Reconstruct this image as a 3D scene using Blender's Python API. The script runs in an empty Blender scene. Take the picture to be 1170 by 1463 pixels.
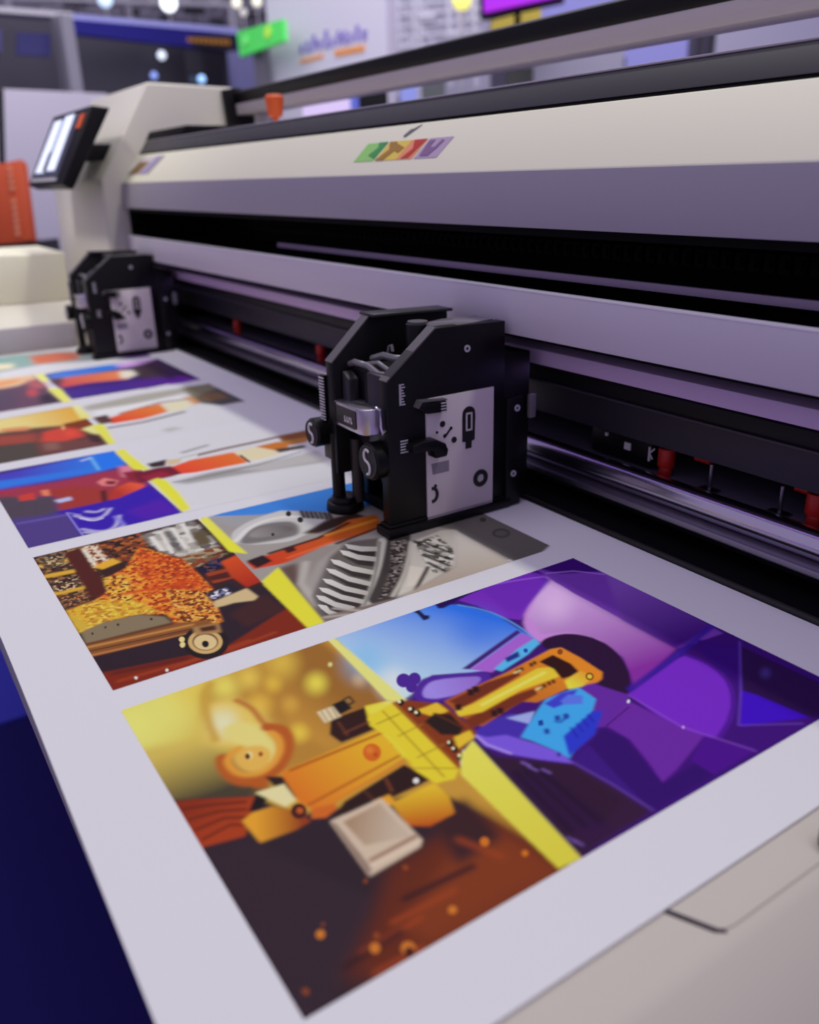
# Flatbed cutter / printer on an exhibition stand with a freshly printed sheet.
# All coordinates are in bed units (1 unit = 0.40 m); z = 0 is the bed surface, X runs along the gantry, Y towards it.
import bpy, bmesh, math, random
import numpy as np
from mathutils import Vector, Matrix
S=0.40
scn=bpy.context.scene
col=scn.collection
PI=math.pi
random.seed(7)

# ------------------------------------------------------------------ materials
def lin(c):
    out=[]
    for v in c:
        v=v/255.0
        out.append(v/12.92 if v<=0.04045 else ((v+0.055)/1.055)**2.4)
    return out
MATS={}
def mat(name,c,rough=.5,metal=0.0,spec=.5,emit=0.0,bump=0.0,bscale=60,coat=0.0):
    if name in MATS: return MATS[name]
    m=bpy.data.materials.new(name); m.use_nodes=True
    nt=m.node_tree; b=nt.nodes['Principled BSDF']
    l=lin(c)
    b.inputs['Base Color'].default_value=(*l,1)
    b.inputs['Metallic'].default_value=metal
    b.inputs['Specular IOR Level'].default_value=spec
    b.inputs['Coat Weight'].default_value=coat
    tc=nt.nodes.new('ShaderNodeTexCoord')
    nz=nt.nodes.new('ShaderNodeTexNoise'); nz.inputs['Scale'].default_value=bscale; nz.inputs['Detail'].default_value=3
    nt.links.new(tc.outputs['Object'],nz.inputs['Vector'])
    mr=nt.nodes.new('ShaderNodeMapRange')
    mr.inputs['To Min'].default_value=max(0.02,rough-.04); mr.inputs['To Max'].default_value=min(1,rough+.04)
    nt.links.new(nz.outputs['Fac'],mr.inputs['Value']); nt.links.new(mr.outputs['Result'],b.inputs['Roughness'])
    if bump:
        bp=nt.nodes.new('ShaderNodeBump'); bp.inputs['Strength'].default_value=bump; bp.inputs['Distance'].default_value=.001
        nt.links.new(nz.outputs['Fac'],bp.inputs['Height']); nt.links.new(bp.outputs['Normal'],b.inputs['Normal'])
    if emit:
        b.inputs['Emission Color'].default_value=(*l,1); b.inputs['Emission Strength'].default_value=emit
    MATS[name]=m
    return m
cream=mat('cream_enamel',(226,221,208),.42,spec=.35)
cream2=mat('cream_enamel_matt',(205,198,184),.6,spec=.3)
greyp=mat('grey_enamel',(190,184,190),.45,spec=.4)
beamm=mat('beam_enamel',(214,206,220),.4,spec=.5)
black=mat('black_anodised',(8,7,9),.42,spec=.28)
black2=mat('black_edge_wear',(46,44,47),.42,spec=.5)
blackm=mat('black_matt',(9,8,10),.75,spec=.15)
plum=mat('dark_plum_coat',(38,32,44),.45)
trimm=mat('charcoal_trim',(66,64,67),.5,spec=.4)
chrome=mat('polished_steel',(214,208,222),.2,metal=1)
latchm=mat('satin_steel',(206,200,214),.34,metal=1)
steel=mat('brushed_steel',(150,146,156),.34,metal=1)
labelm=mat('label_grey',(218,208,210),.5,spec=.3)
whitem=mat('white_ink',(226,222,226),.5)
red=mat('red_plastic',(196,34,22),.45)
orange=mat('orange_plastic',(226,92,36),.5)
film=mat('clear_wrap',(120,116,120),.18,spec=.8)
ink=mat('black_ink',(20,18,22),.5)
paperm=mat('white_paper',(231,231,231),.5,spec=.05)

# ------------------------------------------------------------------ mesh builder
class MB:
    def __init__(s): s.v=[];s.f=[]
    def add(s,vs,fs):
        o=len(s.v); s.v+= [tuple(p) for p in vs]; s.f+=[tuple(i+o for i in f) for f in fs]; return s
    def box(s,x0,x1,y0,y1,z0,z1):
        return s.add([(x0,y0,z0),(x1,y0,z0),(x1,y1,z0),(x0,y1,z0),(x0,y0,z1),(x1,y0,z1),(x1,y1,z1),(x0,y1,z1)],
            [(0,3,2,1),(4,5,6,7),(0,1,5,4),(1,2,6,5),(2,3,7,6),(3,0,4,7)])
    def prism(s,a,b):
        n=len(a)
        return s.add(list(a)+list(b),[tuple(range(n))[::-1],tuple(range(n,2*n))]+[(i,(i+1)%n,n+(i+1)%n,n+i) for i in range(n)])
    def px(s,prof,x0,x1): return s.prism([(x0,y,z) for y,z in prof],[(x1,y,z) for y,z in prof])
    def py(s,prof,y0,y1): return s.prism([(x,y0,z) for x,z in prof],[(x,y1,z) for x,z in prof])
    def pz(s,prof,z0,z1): return s.prism([(x,y,z0) for x,y in prof],[(x,y,z1) for x,y in prof])
    def slab(s,q,t):
        q=[Vector(p) for p in q]; n=(q[1]-q[0]).cross(q[3]-q[0]).normalized()
        c=sum(q,Vector())/4
        if n.dot(c-Vector((0,0,1)))<0: n=-n
        return s.prism(q,[p+n*t for p in q])
    def cyl(s,p0,p1,r,n=24,r2=None):
        p0=Vector(p0);p1=Vector(p1);r2=r if r2 is None else r2
        d=(p1-p0).normalized(); a=d.orthogonal().normalized(); b=d.cross(a)
        A=[p0+a*math.cos(2*PI*i/n)*r+b*math.sin(2*PI*i/n)*r for i in range(n)]
        Bq=[p1+a*math.cos(2*PI*i/n)*r2+b*math.sin(2*PI*i/n)*r2 for i in range(n)]
        return s.prism(A,Bq)
    def ring(s,c,ax,r0,r1,t,n=28):
        c=Vector(c);d=Vector(ax).normalized();a=d.orthogonal().normalized();b=d.cross(a)
        vs=[];fs=[]
        for i in range(n):
            u=a*math.cos(2*PI*i/n)+b*math.sin(2*PI*i/n)
            vs+=[c+u*r0,c+u*r1,c+u*r1+d*t,c+u*r0+d*t]
        for i in range(n):
            j=(i+1)%n
            for k in range(4): fs.append((i*4+k,i*4+(k+1)%4,j*4+(k+1)%4,j*4+k))
        return s.add(vs,fs)
    def tube(s,pts,r,n=8):
        pts=[Vector(p) for p in pts]
        vs=[];fs=[];prev=None
        for i,p in enumerate(pts):
            d=(pts[min(i+1,len(pts)-1)]-pts[max(i-1,0)]).normalized()
            a=d.orthogonal().normalized() if prev is None else (prev-d*prev.dot(d)).normalized()
            prev=a;b=d.cross(a)
            rr=r[i] if isinstance(r,(list,tuple)) else r
            vs+=[p+a*math.cos(2*PI*k/n)*rr+b*math.sin(2*PI*k/n)*rr for k in range(n)]
        m=len(pts)
        for i in range(m-1):
            for k in range(n): fs.append((i*n+k,i*n+(k+1)%n,(i+1)*n+(k+1)%n,(i+1)*n+k))
        fs.append(tuple(range(n))[::-1]); fs.append(tuple((m-1)*n+k for k in range(n)))
        return s.add(vs,fs)
    def ball(s,c,r,n=16,m=10):
        vs=[];fs=[]
        for i in range(m+1):
            th=PI*i/m
            for k in range(n): vs.append((c[0]+r*math.sin(th)*math.cos(2*PI*k/n),c[1]+r*math.sin(th)*math.sin(2*PI*k/n),c[2]+r*math.cos(th)))
        for i in range(m):
            for k in range(n): fs.append((i*n+k,i*n+(k+1)%n,(i+1)*n+(k+1)%n,(i+1)*n+k))
        return s.add(vs,fs)
    def build(s,name,m,parent=None,bevel=0.0,seg=2,smooth=False,label=None):
        bm=bmesh.new()
        vs=[bm.verts.new((p[0]*S,p[1]*S,p[2]*S)) for p in s.v]
        for f in s.f:
            try: bm.faces.new([vs[i] for i in f])
            except ValueError: pass
        bmesh.ops.remove_doubles(bm,verts=bm.verts,dist=1e-6)
        bmesh.ops.recalc_face_normals(bm,faces=bm.faces)
        if bevel:
            es=[e for e in bm.edges if len(e.link_faces)==2 and e.calc_face_angle(0)>.5]
            bmesh.ops.bevel(bm,geom=es,offset=bevel*S,segments=seg,affect='EDGES',profile=.5,clamp_overlap=True)
        me=bpy.data.meshes.new(name); bm.to_mesh(me); bm.free()
        me.materials.append(m)
        me.polygons.foreach_set('use_smooth',[True]*len(me.polygons))
        try: me.set_sharp_from_angle(angle=math.radians(32))
        except Exception: pass
        o=bpy.data.objects.new(name,me); col.objects.link(o)
        if parent is not None:
            o.parent=parent
            par=parent; off=Vector()
            while par is not None: off+=par.location; par=par.parent
            me.transform(Matrix.Translation(-off))
        if label: o['label']=label
        return o
def tag(o,label,cat,group=None,kind=None):
    o['label']=label;o['category']=cat
    if group:o['group']=group
    if kind:o['kind']=kind
    return o
def empty(name,loc,label,cat,group=None):
    o=bpy.data.objects.new(name,None);o.empty_display_size=.05;col.objects.link(o)
    o.location=Vector(loc)*S
    return tag(o,label,cat,group)
def struct(o): o['kind']='structure'; return o

FLOOR=-2.25
# ------------------------------------------------------------------ the hall
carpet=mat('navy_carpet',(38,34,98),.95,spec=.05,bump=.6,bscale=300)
struct(MB().box(-48,14,-22,48,FLOOR-.2,FLOOR).build('floor',carpet))
tag(MB().box(-14,-5.35,-8,.48,FLOOR,FLOOR+.02).build('blue_floor_strip',mat('blue_floor_strip',(72,74,190),.95,spec=.05,bump=.5,bscale=300)),'brighter blue strip of the floor at the left edge','carpet')  # brighter blue strip laid over the navy floor
hall=mat('hall_wall_grey',(150,146,156),.9,spec=.1)
struct(MB().box(-48.6,-48,-22,48.6,FLOOR-.2,24).build('wall_left',hall))
struct(MB().box(-48,14,48,48.6,FLOOR-.2,24).build('wall_back',hall))

# ------------------------------------------------------------------ the machine
prt=empty('flatbed_cutter',(-2.6,1.9,FLOOR),'cream flatbed sheet cutting machine with a long enclosed gantry over a white printed sheet','cutting machine')
XR=.75   # right end of everything that runs along X
b=MB(); b.box(-7.6,-.62,.17,1.742,-.34,-.006); b.box(-7.6,-.62,1.742,2.7,-.34,-.06)
b.build('bed',cream2,prt,.01)
MB().box(-7.3,-.7,.5,2.6,FLOOR,-.34).build('cabinet',greyp,prt,.02)
# front apron: lip, bend and a face that falls away; a lifted cover plate carries on to the right
ap=MB()
AP=[(-.66,-.006),(-.515,-.006),(-.49,-.014),(-.36,-.115),(-.15,-.45),(-.15,-.9),(-.66,-.9)]
ap.prism([(x,.17,z) for x,z in AP],[(x,3.0,z) for x,z in AP])
ap.build('front_apron',cream2,prt,.006,3)
ap=MB(); ap.pz([(-.586,.812),(-.524,.843),(-.517,.852),(-.515,.87),(-.515,3.0),(-.586,3.0)],-.0055,-.0030)
ap.build('cover_plate',cream2,prt,.003)
MB().pz([(-.588,.802),(-.523,.834),(-.513,.848),(-.517,.852),(-.524,.843),(-.588,.811)],-.0058,-.0045).build('seam_gap',mat('seam_dark',(52,44,50),.8),prt)
kb=MB(); kb.cyl((-.522,1.118,0),(-.522,1.118,.03),.022); kb.build('apron_knob',black,prt,.004)
# step at the far end of the bed
MB().px([(.12,-.006),(1.262,-.006),(1.255,.155),(.12,.155)],-6.6,-6.02).build('end_step',greyp,prt,.01)
e=MB()
e.prism([(-6.02,.12,.155),(-6.34,.12,.262),(-6.9,.12,.262),(-6.9,.12,.155)],[(-6.02,1.255,.155),(-6.34,1.325,.262),(-6.9,1.325,.262),(-6.9,1.255,.155)])
e.build('end_slope',cream,prt,.006)
MB().px([(.12,.262),(1.325,.262),(1.345,.545),(1.345,.585),(.12,.585)],-7.2,-6.34).build('end_block',mat('cream_enamel_lit',(246,243,216)),prt,.02)  # light on the block put into a brighter cream
# side tower
TW=[(1.525,-.006),(1.535,.58),(1.553,1.03),(1.925,1.605),(2.52,1.59),(2.72,1.40),(2.72,-.006)]
MB().px(TW,-7.35,-5.945).build('side_tower',cream,prt,.018,3)
MB().box(-6.5,-6.1,1.46,1.74,1.15,1.25).build('screen_arm',black,prt,.01)
# gantry cover
CV=[(1.665,.862),(1.68,1.012),(1.813,1.174),(1.86,1.185),(2.45,1.24),(2.60,1.20),(2.60,.862)]
cov=MB().px(CV,-5.94,XR).build('gantry_cover',mat('cream_enamel_lit',(246,243,216),.38,spec=.45),prt,.004)  # light on the slope raised in its cream colour
MB().px([(1.6635,.859),(1.6785,1.0095),(1.70,1.0095),(1.70,.859)],-5.942,XR).build('cover_face',mat('cream_enamel_shaded',(176,170,182),.45,spec=.35),prt,.001)  # same enamel as the slope, its shade painted as a darker lilac grey
MB().px([(1.814,1.172),(1.823,1.184),(1.90,1.184),(1.90,1.172)],-5.94,XR).build('trim_gap',blackm,prt)
MB().px([(1.818,1.184),(1.867,1.253),(1.95,1.253),(1.95,1.184)],-5.94,XR).build('charcoal_trim',trimm,prt,.003)
MB().px([(1.864,1.253),(1.864,1.259),(2.08,1.259),(2.08,1.253)],-5.94,XR).build('trim_lip',greyp,prt,.002)
# dark slot with its guide rod and cable chain
MB().box(-5.944,-5.90,1.70,2.3,-.01,.861).build('inner_side',blackm,prt)
MB().px([(1.862,1.25),(1.90,1.315),(2.3,1.315),(2.3,1.25)],-5.943,-5.25).build('tower_shade_block',blackm,prt,.01)  # black block standing in for the shade beside the tower wall
MB().box(-5.94,XR,2.25,2.6,.0,.862).build('inner_back',blackm,prt)
MB().px([(1.70,.835),(1.70,.862),(2.3,.862),(2.3,.835)],-5.94,XR).build('cover_underside',blackm,prt)
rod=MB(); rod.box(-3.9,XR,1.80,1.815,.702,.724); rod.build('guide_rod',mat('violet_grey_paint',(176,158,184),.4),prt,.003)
ch=MB()
for i in range(120):
    x=-4.5+i*.043
    ch.box(x,x+.031,1.96,2.04,.755,.80); ch.box(x+.008,x+.024,1.95,1.962,.765,.79)
ch.box(-4.5,XR,1.985,2.02,.75,.77)
ch.build('cable_chain',blackm,prt)
# lower beam and everything hung under it
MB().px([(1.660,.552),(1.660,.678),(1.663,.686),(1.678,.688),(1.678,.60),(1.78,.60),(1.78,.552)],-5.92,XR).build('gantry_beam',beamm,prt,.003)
MB().box(-5.9,XR,1.6595,1.678,.682,.690).build('beam_highlight',mat('highlight_white',(250,248,252),.3,spec=.6),prt,.002)  # highlight along the beam's top edge, painted as a white strip
MB().box(-5.9,XR,1.679,2.25,.62,.655).build('beam_deck',blackm,prt)
MB().box(-5.9,XR,1.775,1.80,.515,.556).build('beam_skirt',blackm,prt)
MB().px([(1.80,.438),(1.80,.485),(2.2,.53),(2.2,.438)],-5.9,XR).build('violet_strip',mat('violet_lit_enamel',(212,186,222),.4),prt,.002)  # violet light reflected by the strip is mixed into its enamel colour
bb=MB().px([(1.84,.375),(1.84,.42),(1.90,.437),(2.2,.437),(2.2,.375)],-5.9,XR)
bb.build('carriage_rail',black,prt,.003)
MB().box(-5.9,XR,1.832,1.842,.371,.376).build('rail_edge',black2,prt)
MB().px([(1.91,.245),(1.90,.37),(2.2,.37),(2.2,.30)],-5.9,XR).build('plum_panel',plum,prt,.003)
MB().box(-5.9,XR,1.935,2.25,.06,.125).build('media_ledge',mat('ledge_grey',(120,112,134),.45),prt,.004)
MB().px([(1.88,.028),(1.86,.05),(1.862,.068),(1.90,.078),(2.0,.07),(2.0,.02)],-5.9,XR).build('roller_rail',steel,prt,.003)
rl=MB(); rl.cyl((-5.9,1.915,.115),(XR,1.915,.115),.040,40); rl.build('steel_roller',chrome,prt)
MB().box(-5.9,XR,1.745,2.3,-.05,-.012).build('trough',blackm,prt)
MB().px([(1.745,-.012),(1.752,.008),(1.762,.008),(1.768,-.012)],-5.9,XR).build('trough_lip',mat('olive_lip',(34,32,28),.4),prt,.002)
for x in (-5.0,-3.9,-2.95,-1.64,-1.145,-.6):
    r_=MB();r_.cyl((x,2.0,.125),(x,2.0,.155),.020,20);r_.cyl((x,2.0,.155),(x,2.0,.215),.026,20)
    r_.build('red_stop',red,prt,.004)
for x,dx in ((-1.475,-.05),(-1.245,.05),(-3.1,.05)):
    p=MB();p.cyl((x,2.0,.125),(x,2.0,.205),.006,10);p.box(x-.03,x+.03,1.985,2.015,.122,.13);p.build('steel_pin',steel,prt)
    q=MB();q.cyl((x+dx-.03,2.03,.20),(x+dx+.025,2.03,.20),.010,12);q.build('red_clip',red,prt)
q=MB();q.box(-1.95,-1.69,1.99,2.06,.135,.235);q.build('sensor_block',black,prt,.006)
for a in ((-1.80,-1.775,.175,.198),(-1.885,-1.875,.20,.21)): MB().box(a[0],a[1],1.985,1.99,a[2],a[3]).build('sensor_mark',whitem,prt)
q=MB();q.box(-1.70,-1.694,1.985,1.99,.16,.205);q.tube([(-1.676,1.985,.205),(-1.695,1.985,.186),(-1.682,1.985,.17)],.003,6);q.build('sensor_mark',whitem,prt)
# rail over the top
MB().px([(2.50,1.485),(2.49,1.555),(2.56,1.575),(2.64,1.56),(2.64,1.485)],-5.95,XR).build('top_rail',black,prt,.008)
MB().px([(2.50,1.418),(2.497,1.485),(2.64,1.485),(2.64,1.418)],-5.9,XR).build('top_bar',mat('bar_grey',(184,174,182),.4,spec=.5),prt,.006)
MB().px([(2.44,1.32),(2.42,1.57),(2.5,1.585),(2.66,1.57),(2.66,1.32)],-5.99,-5.90).build('rail_end',black,prt,.006)
for x in (-5.75,.3): MB().box(x,x+.06,2.56,2.64,1.2,1.43).build('rail_bracket',greyp,prt,.004)

# touch screen on the tower
def SC(x,a,o): # a: 0..1 up the face, o: thickness outwards (0) .. back (1)
    return (x,1.25+.241*a+(.063+.05*a)*o,1.008+.437*a-(.032-.02*a)*o)
sc=MB().prism([SC(-6.70,0,0),SC(-5.69,0,0),SC(-5.69,1,0),SC(-6.70,1,0)],[SC(-6.70,0,1),SC(-5.69,0,1),SC(-5.69,1,1),SC(-6.70,1,1)])
scr=sc.build('touch_screen',black,prt,.012,3)
def SP(mb,pts,t=.006):
    a=[Vector(SC(*p,0)) for p in pts]; n=Vector((0,-.437,.241)).normalized()
    return mb.prism([p+n*.001 for p in a],[p+n*(.001+t) for p in a])
SP(MB(),[(-6.62,.10),(-5.88,.10),(-5.88,.92),(-6.62,.92)],.003).build('display_glass',mat('screen_glass',(58,60,78),.15,emit=.35),scr)
w_=mat('lit_screen_white',(214,222,244),.3,emit=.85)
dp=MB();SP(dp,[(-6.58,.17),(-6.33,.17),(-6.33,.90),(-6.55,.90)],.006);SP(dp,[(-6.25,.19),(-6.02,.19),(-6.02,.93),(-6.25,.93)],.006)
dp.build('menu_pages',w_,scr)
SP(MB(),[(-6.36,.19),(-6.26,.19),(-6.28,.44),(-6.31,.47),(-6.35,.42)],.008).build('menu_figure',ink,scr)
SP(MB(),[(-5.85,.72),(-5.74,.72),(-5.74,.90),(-5.85,.90)],.006).build('screen_badge',orange,scr)
SP(MB(),[(-6.62,.05),(-5.88,.05),(-5.88,.09),(-6.62,.09)],.004).build('screen_bezel_strip',greyp,scr)

# marks on the sloping cream panel
def CS(x,t): return (x,1.68+.152*t,1.012+.186*t)
CN=Vector((0,-.186,.152)).normalized()
def decal(mb,pts,h=.0015):
    a=[Vector(CS(*p)) for p in pts]; return mb.prism([p+CN*.0002 for p in a],[p+CN*h for p in a])
def quad_strip(x0,x1,t0=.245,t1=.575): # a slanted tile between two x positions at the base; the top leans right
    return [(x0,t0),(x1,t0),(x1+.03,t1),(x0+.03,t1)]
lgE=decal(MB(),quad_strip(-2.985,-2.845)).build('logo_tile',mat('logo_green',(156,224,116),.5),cov,label='green logo tile')
decal(MB(),quad_strip(-2.832,-2.69)).build('logo_tile',mat('logo_yellow',(244,214,82),.5),cov,label='yellow logo tile')
decal(MB(),quad_strip(-2.69,-2.592)).build('logo_tile',mat('logo_red',(250,158,110),.5),cov,label='orange and red logo tile')
decal(MB(),quad_strip(-2.578,-2.445)).build('logo_tile',mat('logo_violet',(192,168,198),.5),cov,label='violet logo tile')
decal(MB(),[(-2.90,.35),(-2.845,.28),(-2.815,.575),(-2.875,.575),(-2.86,.48)],.003).build('logo_emblem',mat('emblem_green',(56,160,80),.5),cov)
decal(MB(),[(-2.83,.25),(-2.775,.25),(-2.735,.40),(-2.70,.36),(-2.68,.45),(-2.735,.52),(-2.755,.57),(-2.80,.57),(-2.775,.43)],.003).build('logo_emblem',mat('emblem_brown',(176,128,40),.5),cov)
decal(MB(),[(-2.66,.26),(-2.615,.27),(-2.565,.57),(-2.64,.57),(-2.62,.42)],.003).build('logo_emblem',mat('emblem_red',(206,44,34),.5),cov)
decal(MB(),[(-2.55,.28),(-2.50,.28),(-2.475,.40),(-2.455,.52),(-2.47,.54),(-2.49,.42),(-2.52,.42),(-2.51,.54),(-2.545,.54)],.003).build('logo_emblem',mat('emblem_violet',(140,100,150),.5),cov)
decal(MB(),[(-2.735,.66),(-2.72,.64),(-2.685,.74),(-2.655,.84),(-2.69,.78),(-2.71,.77)],.002).build('logo_stroke',mat('stroke_grey',(110,106,110),.5),cov)
decal(MB(),[(-5.92,.22),(-5.47,.22),(-5.36,.78),(-5.80,.78)],.0012).build('sticker',mat('sticker_pale',(214,206,206),.5),cov)
decal(MB(),[(-5.90,.26),(-5.70,.26),(-5.60,.62),(-5.80,.62)],.003).build('sticker_emblem',mat('sticker_gold',(140,104,56),.5),cov)
decal(MB(),[(-5.66,.24),(-5.58,.24),(-5.44,.76),(-5.50,.76)],.003).build('sticker_stripe',mat('sticker_lilac',(156,140,200),.5),cov)
decal(MB(),[(-5.54,.24),(-5.50,.24),(-5.38,.76),(-5.41,.76)],.003).build('sticker_stripe',mat('sticker_grey',(150,140,150),.5),cov)

# ------------------------------------------------------------------ the cutting heads
MARKS=mat('scale_mark',(190,186,196),.45)
def make_head():
    root=empty('cutting_head',(-1.98,1.21,0),'black cutting head nearest the camera, in sharp focus on the printed sheet','cutting head','black cutting heads on the gantry')
    X=-1.98; XL=-2.30
    z0=.0015
    prof=[(1.21,.03),(1.214,.470),(1.385,.602),(1.635,.596),(1.64,.03)]
    rp=MB().px(prof,X-.042,X).build('side_plate',black,root,.0035)
    MB().px([(1.228,.486),(1.376,.600),(1.384,.605),(1.225,.483)],X-.041,X-.001).build('worn_edge',black2,rp)
    MB().prism([(X-.041,1.2135,.4695),(X-.041,1.383,.6015),(X-.001,1.383,.6015),(X-.001,1.2135,.4695)],
               [(X-.041,1.2115,.4725),(X-.041,1.381,.6045),(X-.001,1.381,.6045),(X-.001,1.2115,.4725)]).build('bevel_facing',mat('scuffed_grey',(96,92,94),.4),rp)
    prl=[(1.19,.13),(1.192,.484),(1.333,.612),(1.62,.603),(1.63,.03),(1.30,.03),(1.30,.13)]
    lp=MB().px(prl,XL,XL+.045).build('side_plate',black,root,.0035)
    MB().prism([(XL+.001,1.1915,.4835),(XL+.001,1.332,.6115),(XL+.044,1.332,.6115),(XL+.044,1.1915,.4835)],
               [(XL+.001,1.1895,.4865),(XL+.001,1.330,.6145),(XL+.044,1.330,.6145),(XL+.044,1.1895,.4865)]).build('bevel_facing',mat('scuffed_grey',(96,92,94),.4),lp)
    MB().prism([(XL-.012,1.325,.609),(XL+.075,1.325,.609),(XL+.075,1.62,.600),(XL-.012,1.62,.600)],[(XL-.012,1.325,.618),(XL+.075,1.325,.618),(XL+.075,1.62,.609),(XL-.012,1.62,.609)]).build('top_flange',black2,lp,.002)
    # foot under the right plate
    MB().box(X-.062,X+.016,1.195,1.66,z0,.030).build('foot',black,root,.006)
    MB().box(X-.05,X+.006,1.205,1.655,.030,.040).build('foot',black,root,.003)
    # body behind and between the plates
    MB().box(XL+.01,X-.002,1.60,1.74,.020,.495).build('rear_body',black,root,.006)
    MB().box(XL+.045,X-.042,1.40,1.62,.03,.43).build('inner_body',blackm,root,.006)
    MB().box(X-.03,X+.012,1.64,1.70,.003,.36).build('rear_bracket',black,root,.004)
    MB().box(X+.004,X+.02,1.725,1.75,.285,.36).build('rear_clip',mat('dull_grey_metal',(110,106,110),.5),root,.003)
    # front plate with arched cut-out
    arch=[(XL+.045,.46),(XL+.045,.20)]
    for k in range(13):
        t=k/12; arch.append((XL+.055+.155*t,.235-.135*(t**1.9)))
    arch+=[(X-.085,.10),(X-.042,.10),(X-.042,.46)]
    MB().py(arch,1.262,1.285).build('front_plate',plum,root,.003)
    MB().box(X-.125,X-.042,1.222,1.265,.265,.478).build('clamp_block',plum,root,.004)
    MB().box(X-.165,X-.125,1.235,1.27,.335,.47).build('clamp_spacer',black,root,.004)
    MB().py([(XL+.05,.30),(XL+.10,.30),(XL+.10,.44),(XL+.06,.46)],1.215,1.25).build('clamp_spacer',black2,root,.004)
    # chrome latch
    l=MB(); 
    pr=[(XL+.015,1.195),(XL+.235,1.168),(XL+.255,1.170),(XL+.268,1.182),(XL+.275,1.205),(XL+.276,1.25),(XL+.05,1.26)]
    l.prism([(x,y,.290+.07*(x-XL)) for x,y in pr],[(x,y,.367+.07*(x-XL)) for x,y in pr])
    lt=l.build('latch',latchm,root,.004,3)
    def onlatch(u0,u1,v0,v1,t,m,name):
        a=Vector((XL+.015,1.195,.2910));d=Vector((.220,-.027,.0154));n=Vector((d.y,-d.x,0)).normalized();h=Vector((0,0,.077))
        if n.y>0:n=-n
        q=[a+d*u0+h*v0,a+d*u1+h*v0,a+d*u1+h*v1,a+d*u0+h*v1]
        MB().prism([p+n*.0005 for p in q],[p+n*(.0005+t) for p in q]).build(name,m,lt)
    onlatch(.22,.90,.17,.86,.002,ink,'latch_inset')
    for u in (.03,.09,.15): onlatch(u,u+.025,.06,.94,.0025,ink,'latch_groove')
    for u in (.52,.60,.67,.74):
        onlatch(u,u+.02,.32,.56,.0035,whitem,'latch_lettering')
        onlatch(u+.02,u+.045,.49 if int(u*100)%2 else .32,.56 if int(u*100)%2 else .40,.0035,whitem,'latch_lettering')
    onlatch(.30,.82,.10,.14,.0035,whitem,'latch_lettering')
    k_=MB();k_.tube([(XL+.280,1.200,.392),(XL+.298,1.203,.388),(XL+.300,1.203,.338),(XL+.308,1.203,.320),(XL+.317,1.205,.332)],.005,8);k_.build('latch_hook',chrome,lt)
    # clamp knobs with a curled mark on the face
    def knob(cx,cz,y0,y1,r):
        m=MB();n=40;A=[];
        d=Vector((0,1,0))
        def circ(y,rr,knurl=False): return [(cx+math.cos(2*PI*i/n)*rr*(1+(.03 if knurl and i%2 else 0)),y,cz+math.sin(2*PI*i/n)*rr*(1+(.03 if knurl and i%2 else 0))) for i in range(n)]
        m.prism(circ(y0+.008,r,True),circ(y1,r*.96,True)); m.prism(circ(y0,r*.90),circ(y0+.008,r))
        kn=m.build('knob',black,root)
        pts=[]
        for i in range(9):
            a=PI*.25+PI*1.05*i/8; pts.append((cx+.30*r*math.cos(a),y0-.001,cz+.34*r+.34*r*math.sin(a)))
        for i in range(9):
            a=PI*.5-PI*1.05*i/8; pts.append((cx+.28*r*math.cos(a),y0-.001,cz-.34*r+.34*r*math.sin(a)))
        MB().tube(pts,.0042,6).build('knob_mark',whitem,kn)
        MB().ring((cx,y0-.0005,cz),(0,1,0),.86*r,.90*r,.002).build('knob_rim',black2,kn)
    knob(-2.035,.232,1.172,1.262,.055)
    knob(-2.345,.252,1.150,1.235,.046)
    MB().box(-2.36,XL,1.20,1.25,.16,.25).build('knob_bracket',black,root,.003)
    MB().cyl((-2.345,1.23,.252),(-2.29,1.23,.252),.03).build('knob_shaft',black,root)
    # graduated scales
    sb=MB().box(-2.335,-2.31,1.185,1.20,.29,.438).build('scale_bar',black,root,.002)
    s_=MB()
    for i in range(15): s_.box(-2.336,-2.306,1.182,1.186,.296+i*.0094,.2995+i*.0094)
    s_.build('scale_marks',whitem,sb)
    s_=MB()
    for i in range(8): s_.box(X,X+.002,1.252,1.272-(i%3)*.003,.398+i*.0082,.4015+i*.0082)
    s_.box(X,X+.002,1.253,1.259,.398,.458)
    s_.build('scale_marks',MARKS,rp)
    s_=MB()
    for i in range(5): s_.box(X,X+.002,1.252,1.278,.256+i*.0085,.2600+i*.0085)
    s_.build('scale_marks',MARKS,rp)
    s_=MB()
    for i in range(9): s_.box(-2.06+i*.0085,-2.056+i*.0085,1.258,1.2625,.288,.300)
    s_.build('scale_marks',whitem,root)
    # round column with flared foot at the left front
    c=MB();c.cyl((-2.283,1.205,.03),(-2.283,1.205,.26),.021,24);c.build('column',black,root)
    c=MB();c.cyl((-2.245,1.255,.03),(-2.245,1.255,.24),.020,24);c.build('column',black2,root)
    c=MB();c.cyl((-2.275,1.22,.0015),(-2.275,1.22,.030),.062,36,.058);c.cyl((-2.275,1.22,.030),(-2.275,1.22,.048),.046,36,.042);c.build('column_foot',black,root,.003)
    MB().box(-2.30,-2.05,1.30,1.64,.003,.04).build('foot',blackm,root,.003)
    # grey label plate on the outer side
    lab=MB().box(X,X+.006,1.340,1.590,.028,.404).build('label_plate',labelm,root,.001)
    m=MB();cx=1.494
    sl=[(cx-.012,.228),(cx+.010,.228),(cx+.011,.250),(cx+.022,.252),(cx+.024,.330)]
    sl+=[(cx+.024*math.cos(a),.335+.024*math.sin(a)) for a in [PI*i/8 for i in range(1,8)]]
    sl+=[(cx-.024,.330),(cx-.024,.252),(cx-.012,.25)]
    m.px([(y,z) for y,z in sl],X+.006,X+.008);m.build('label_symbol',ink,lab)
    m=MB();
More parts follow.
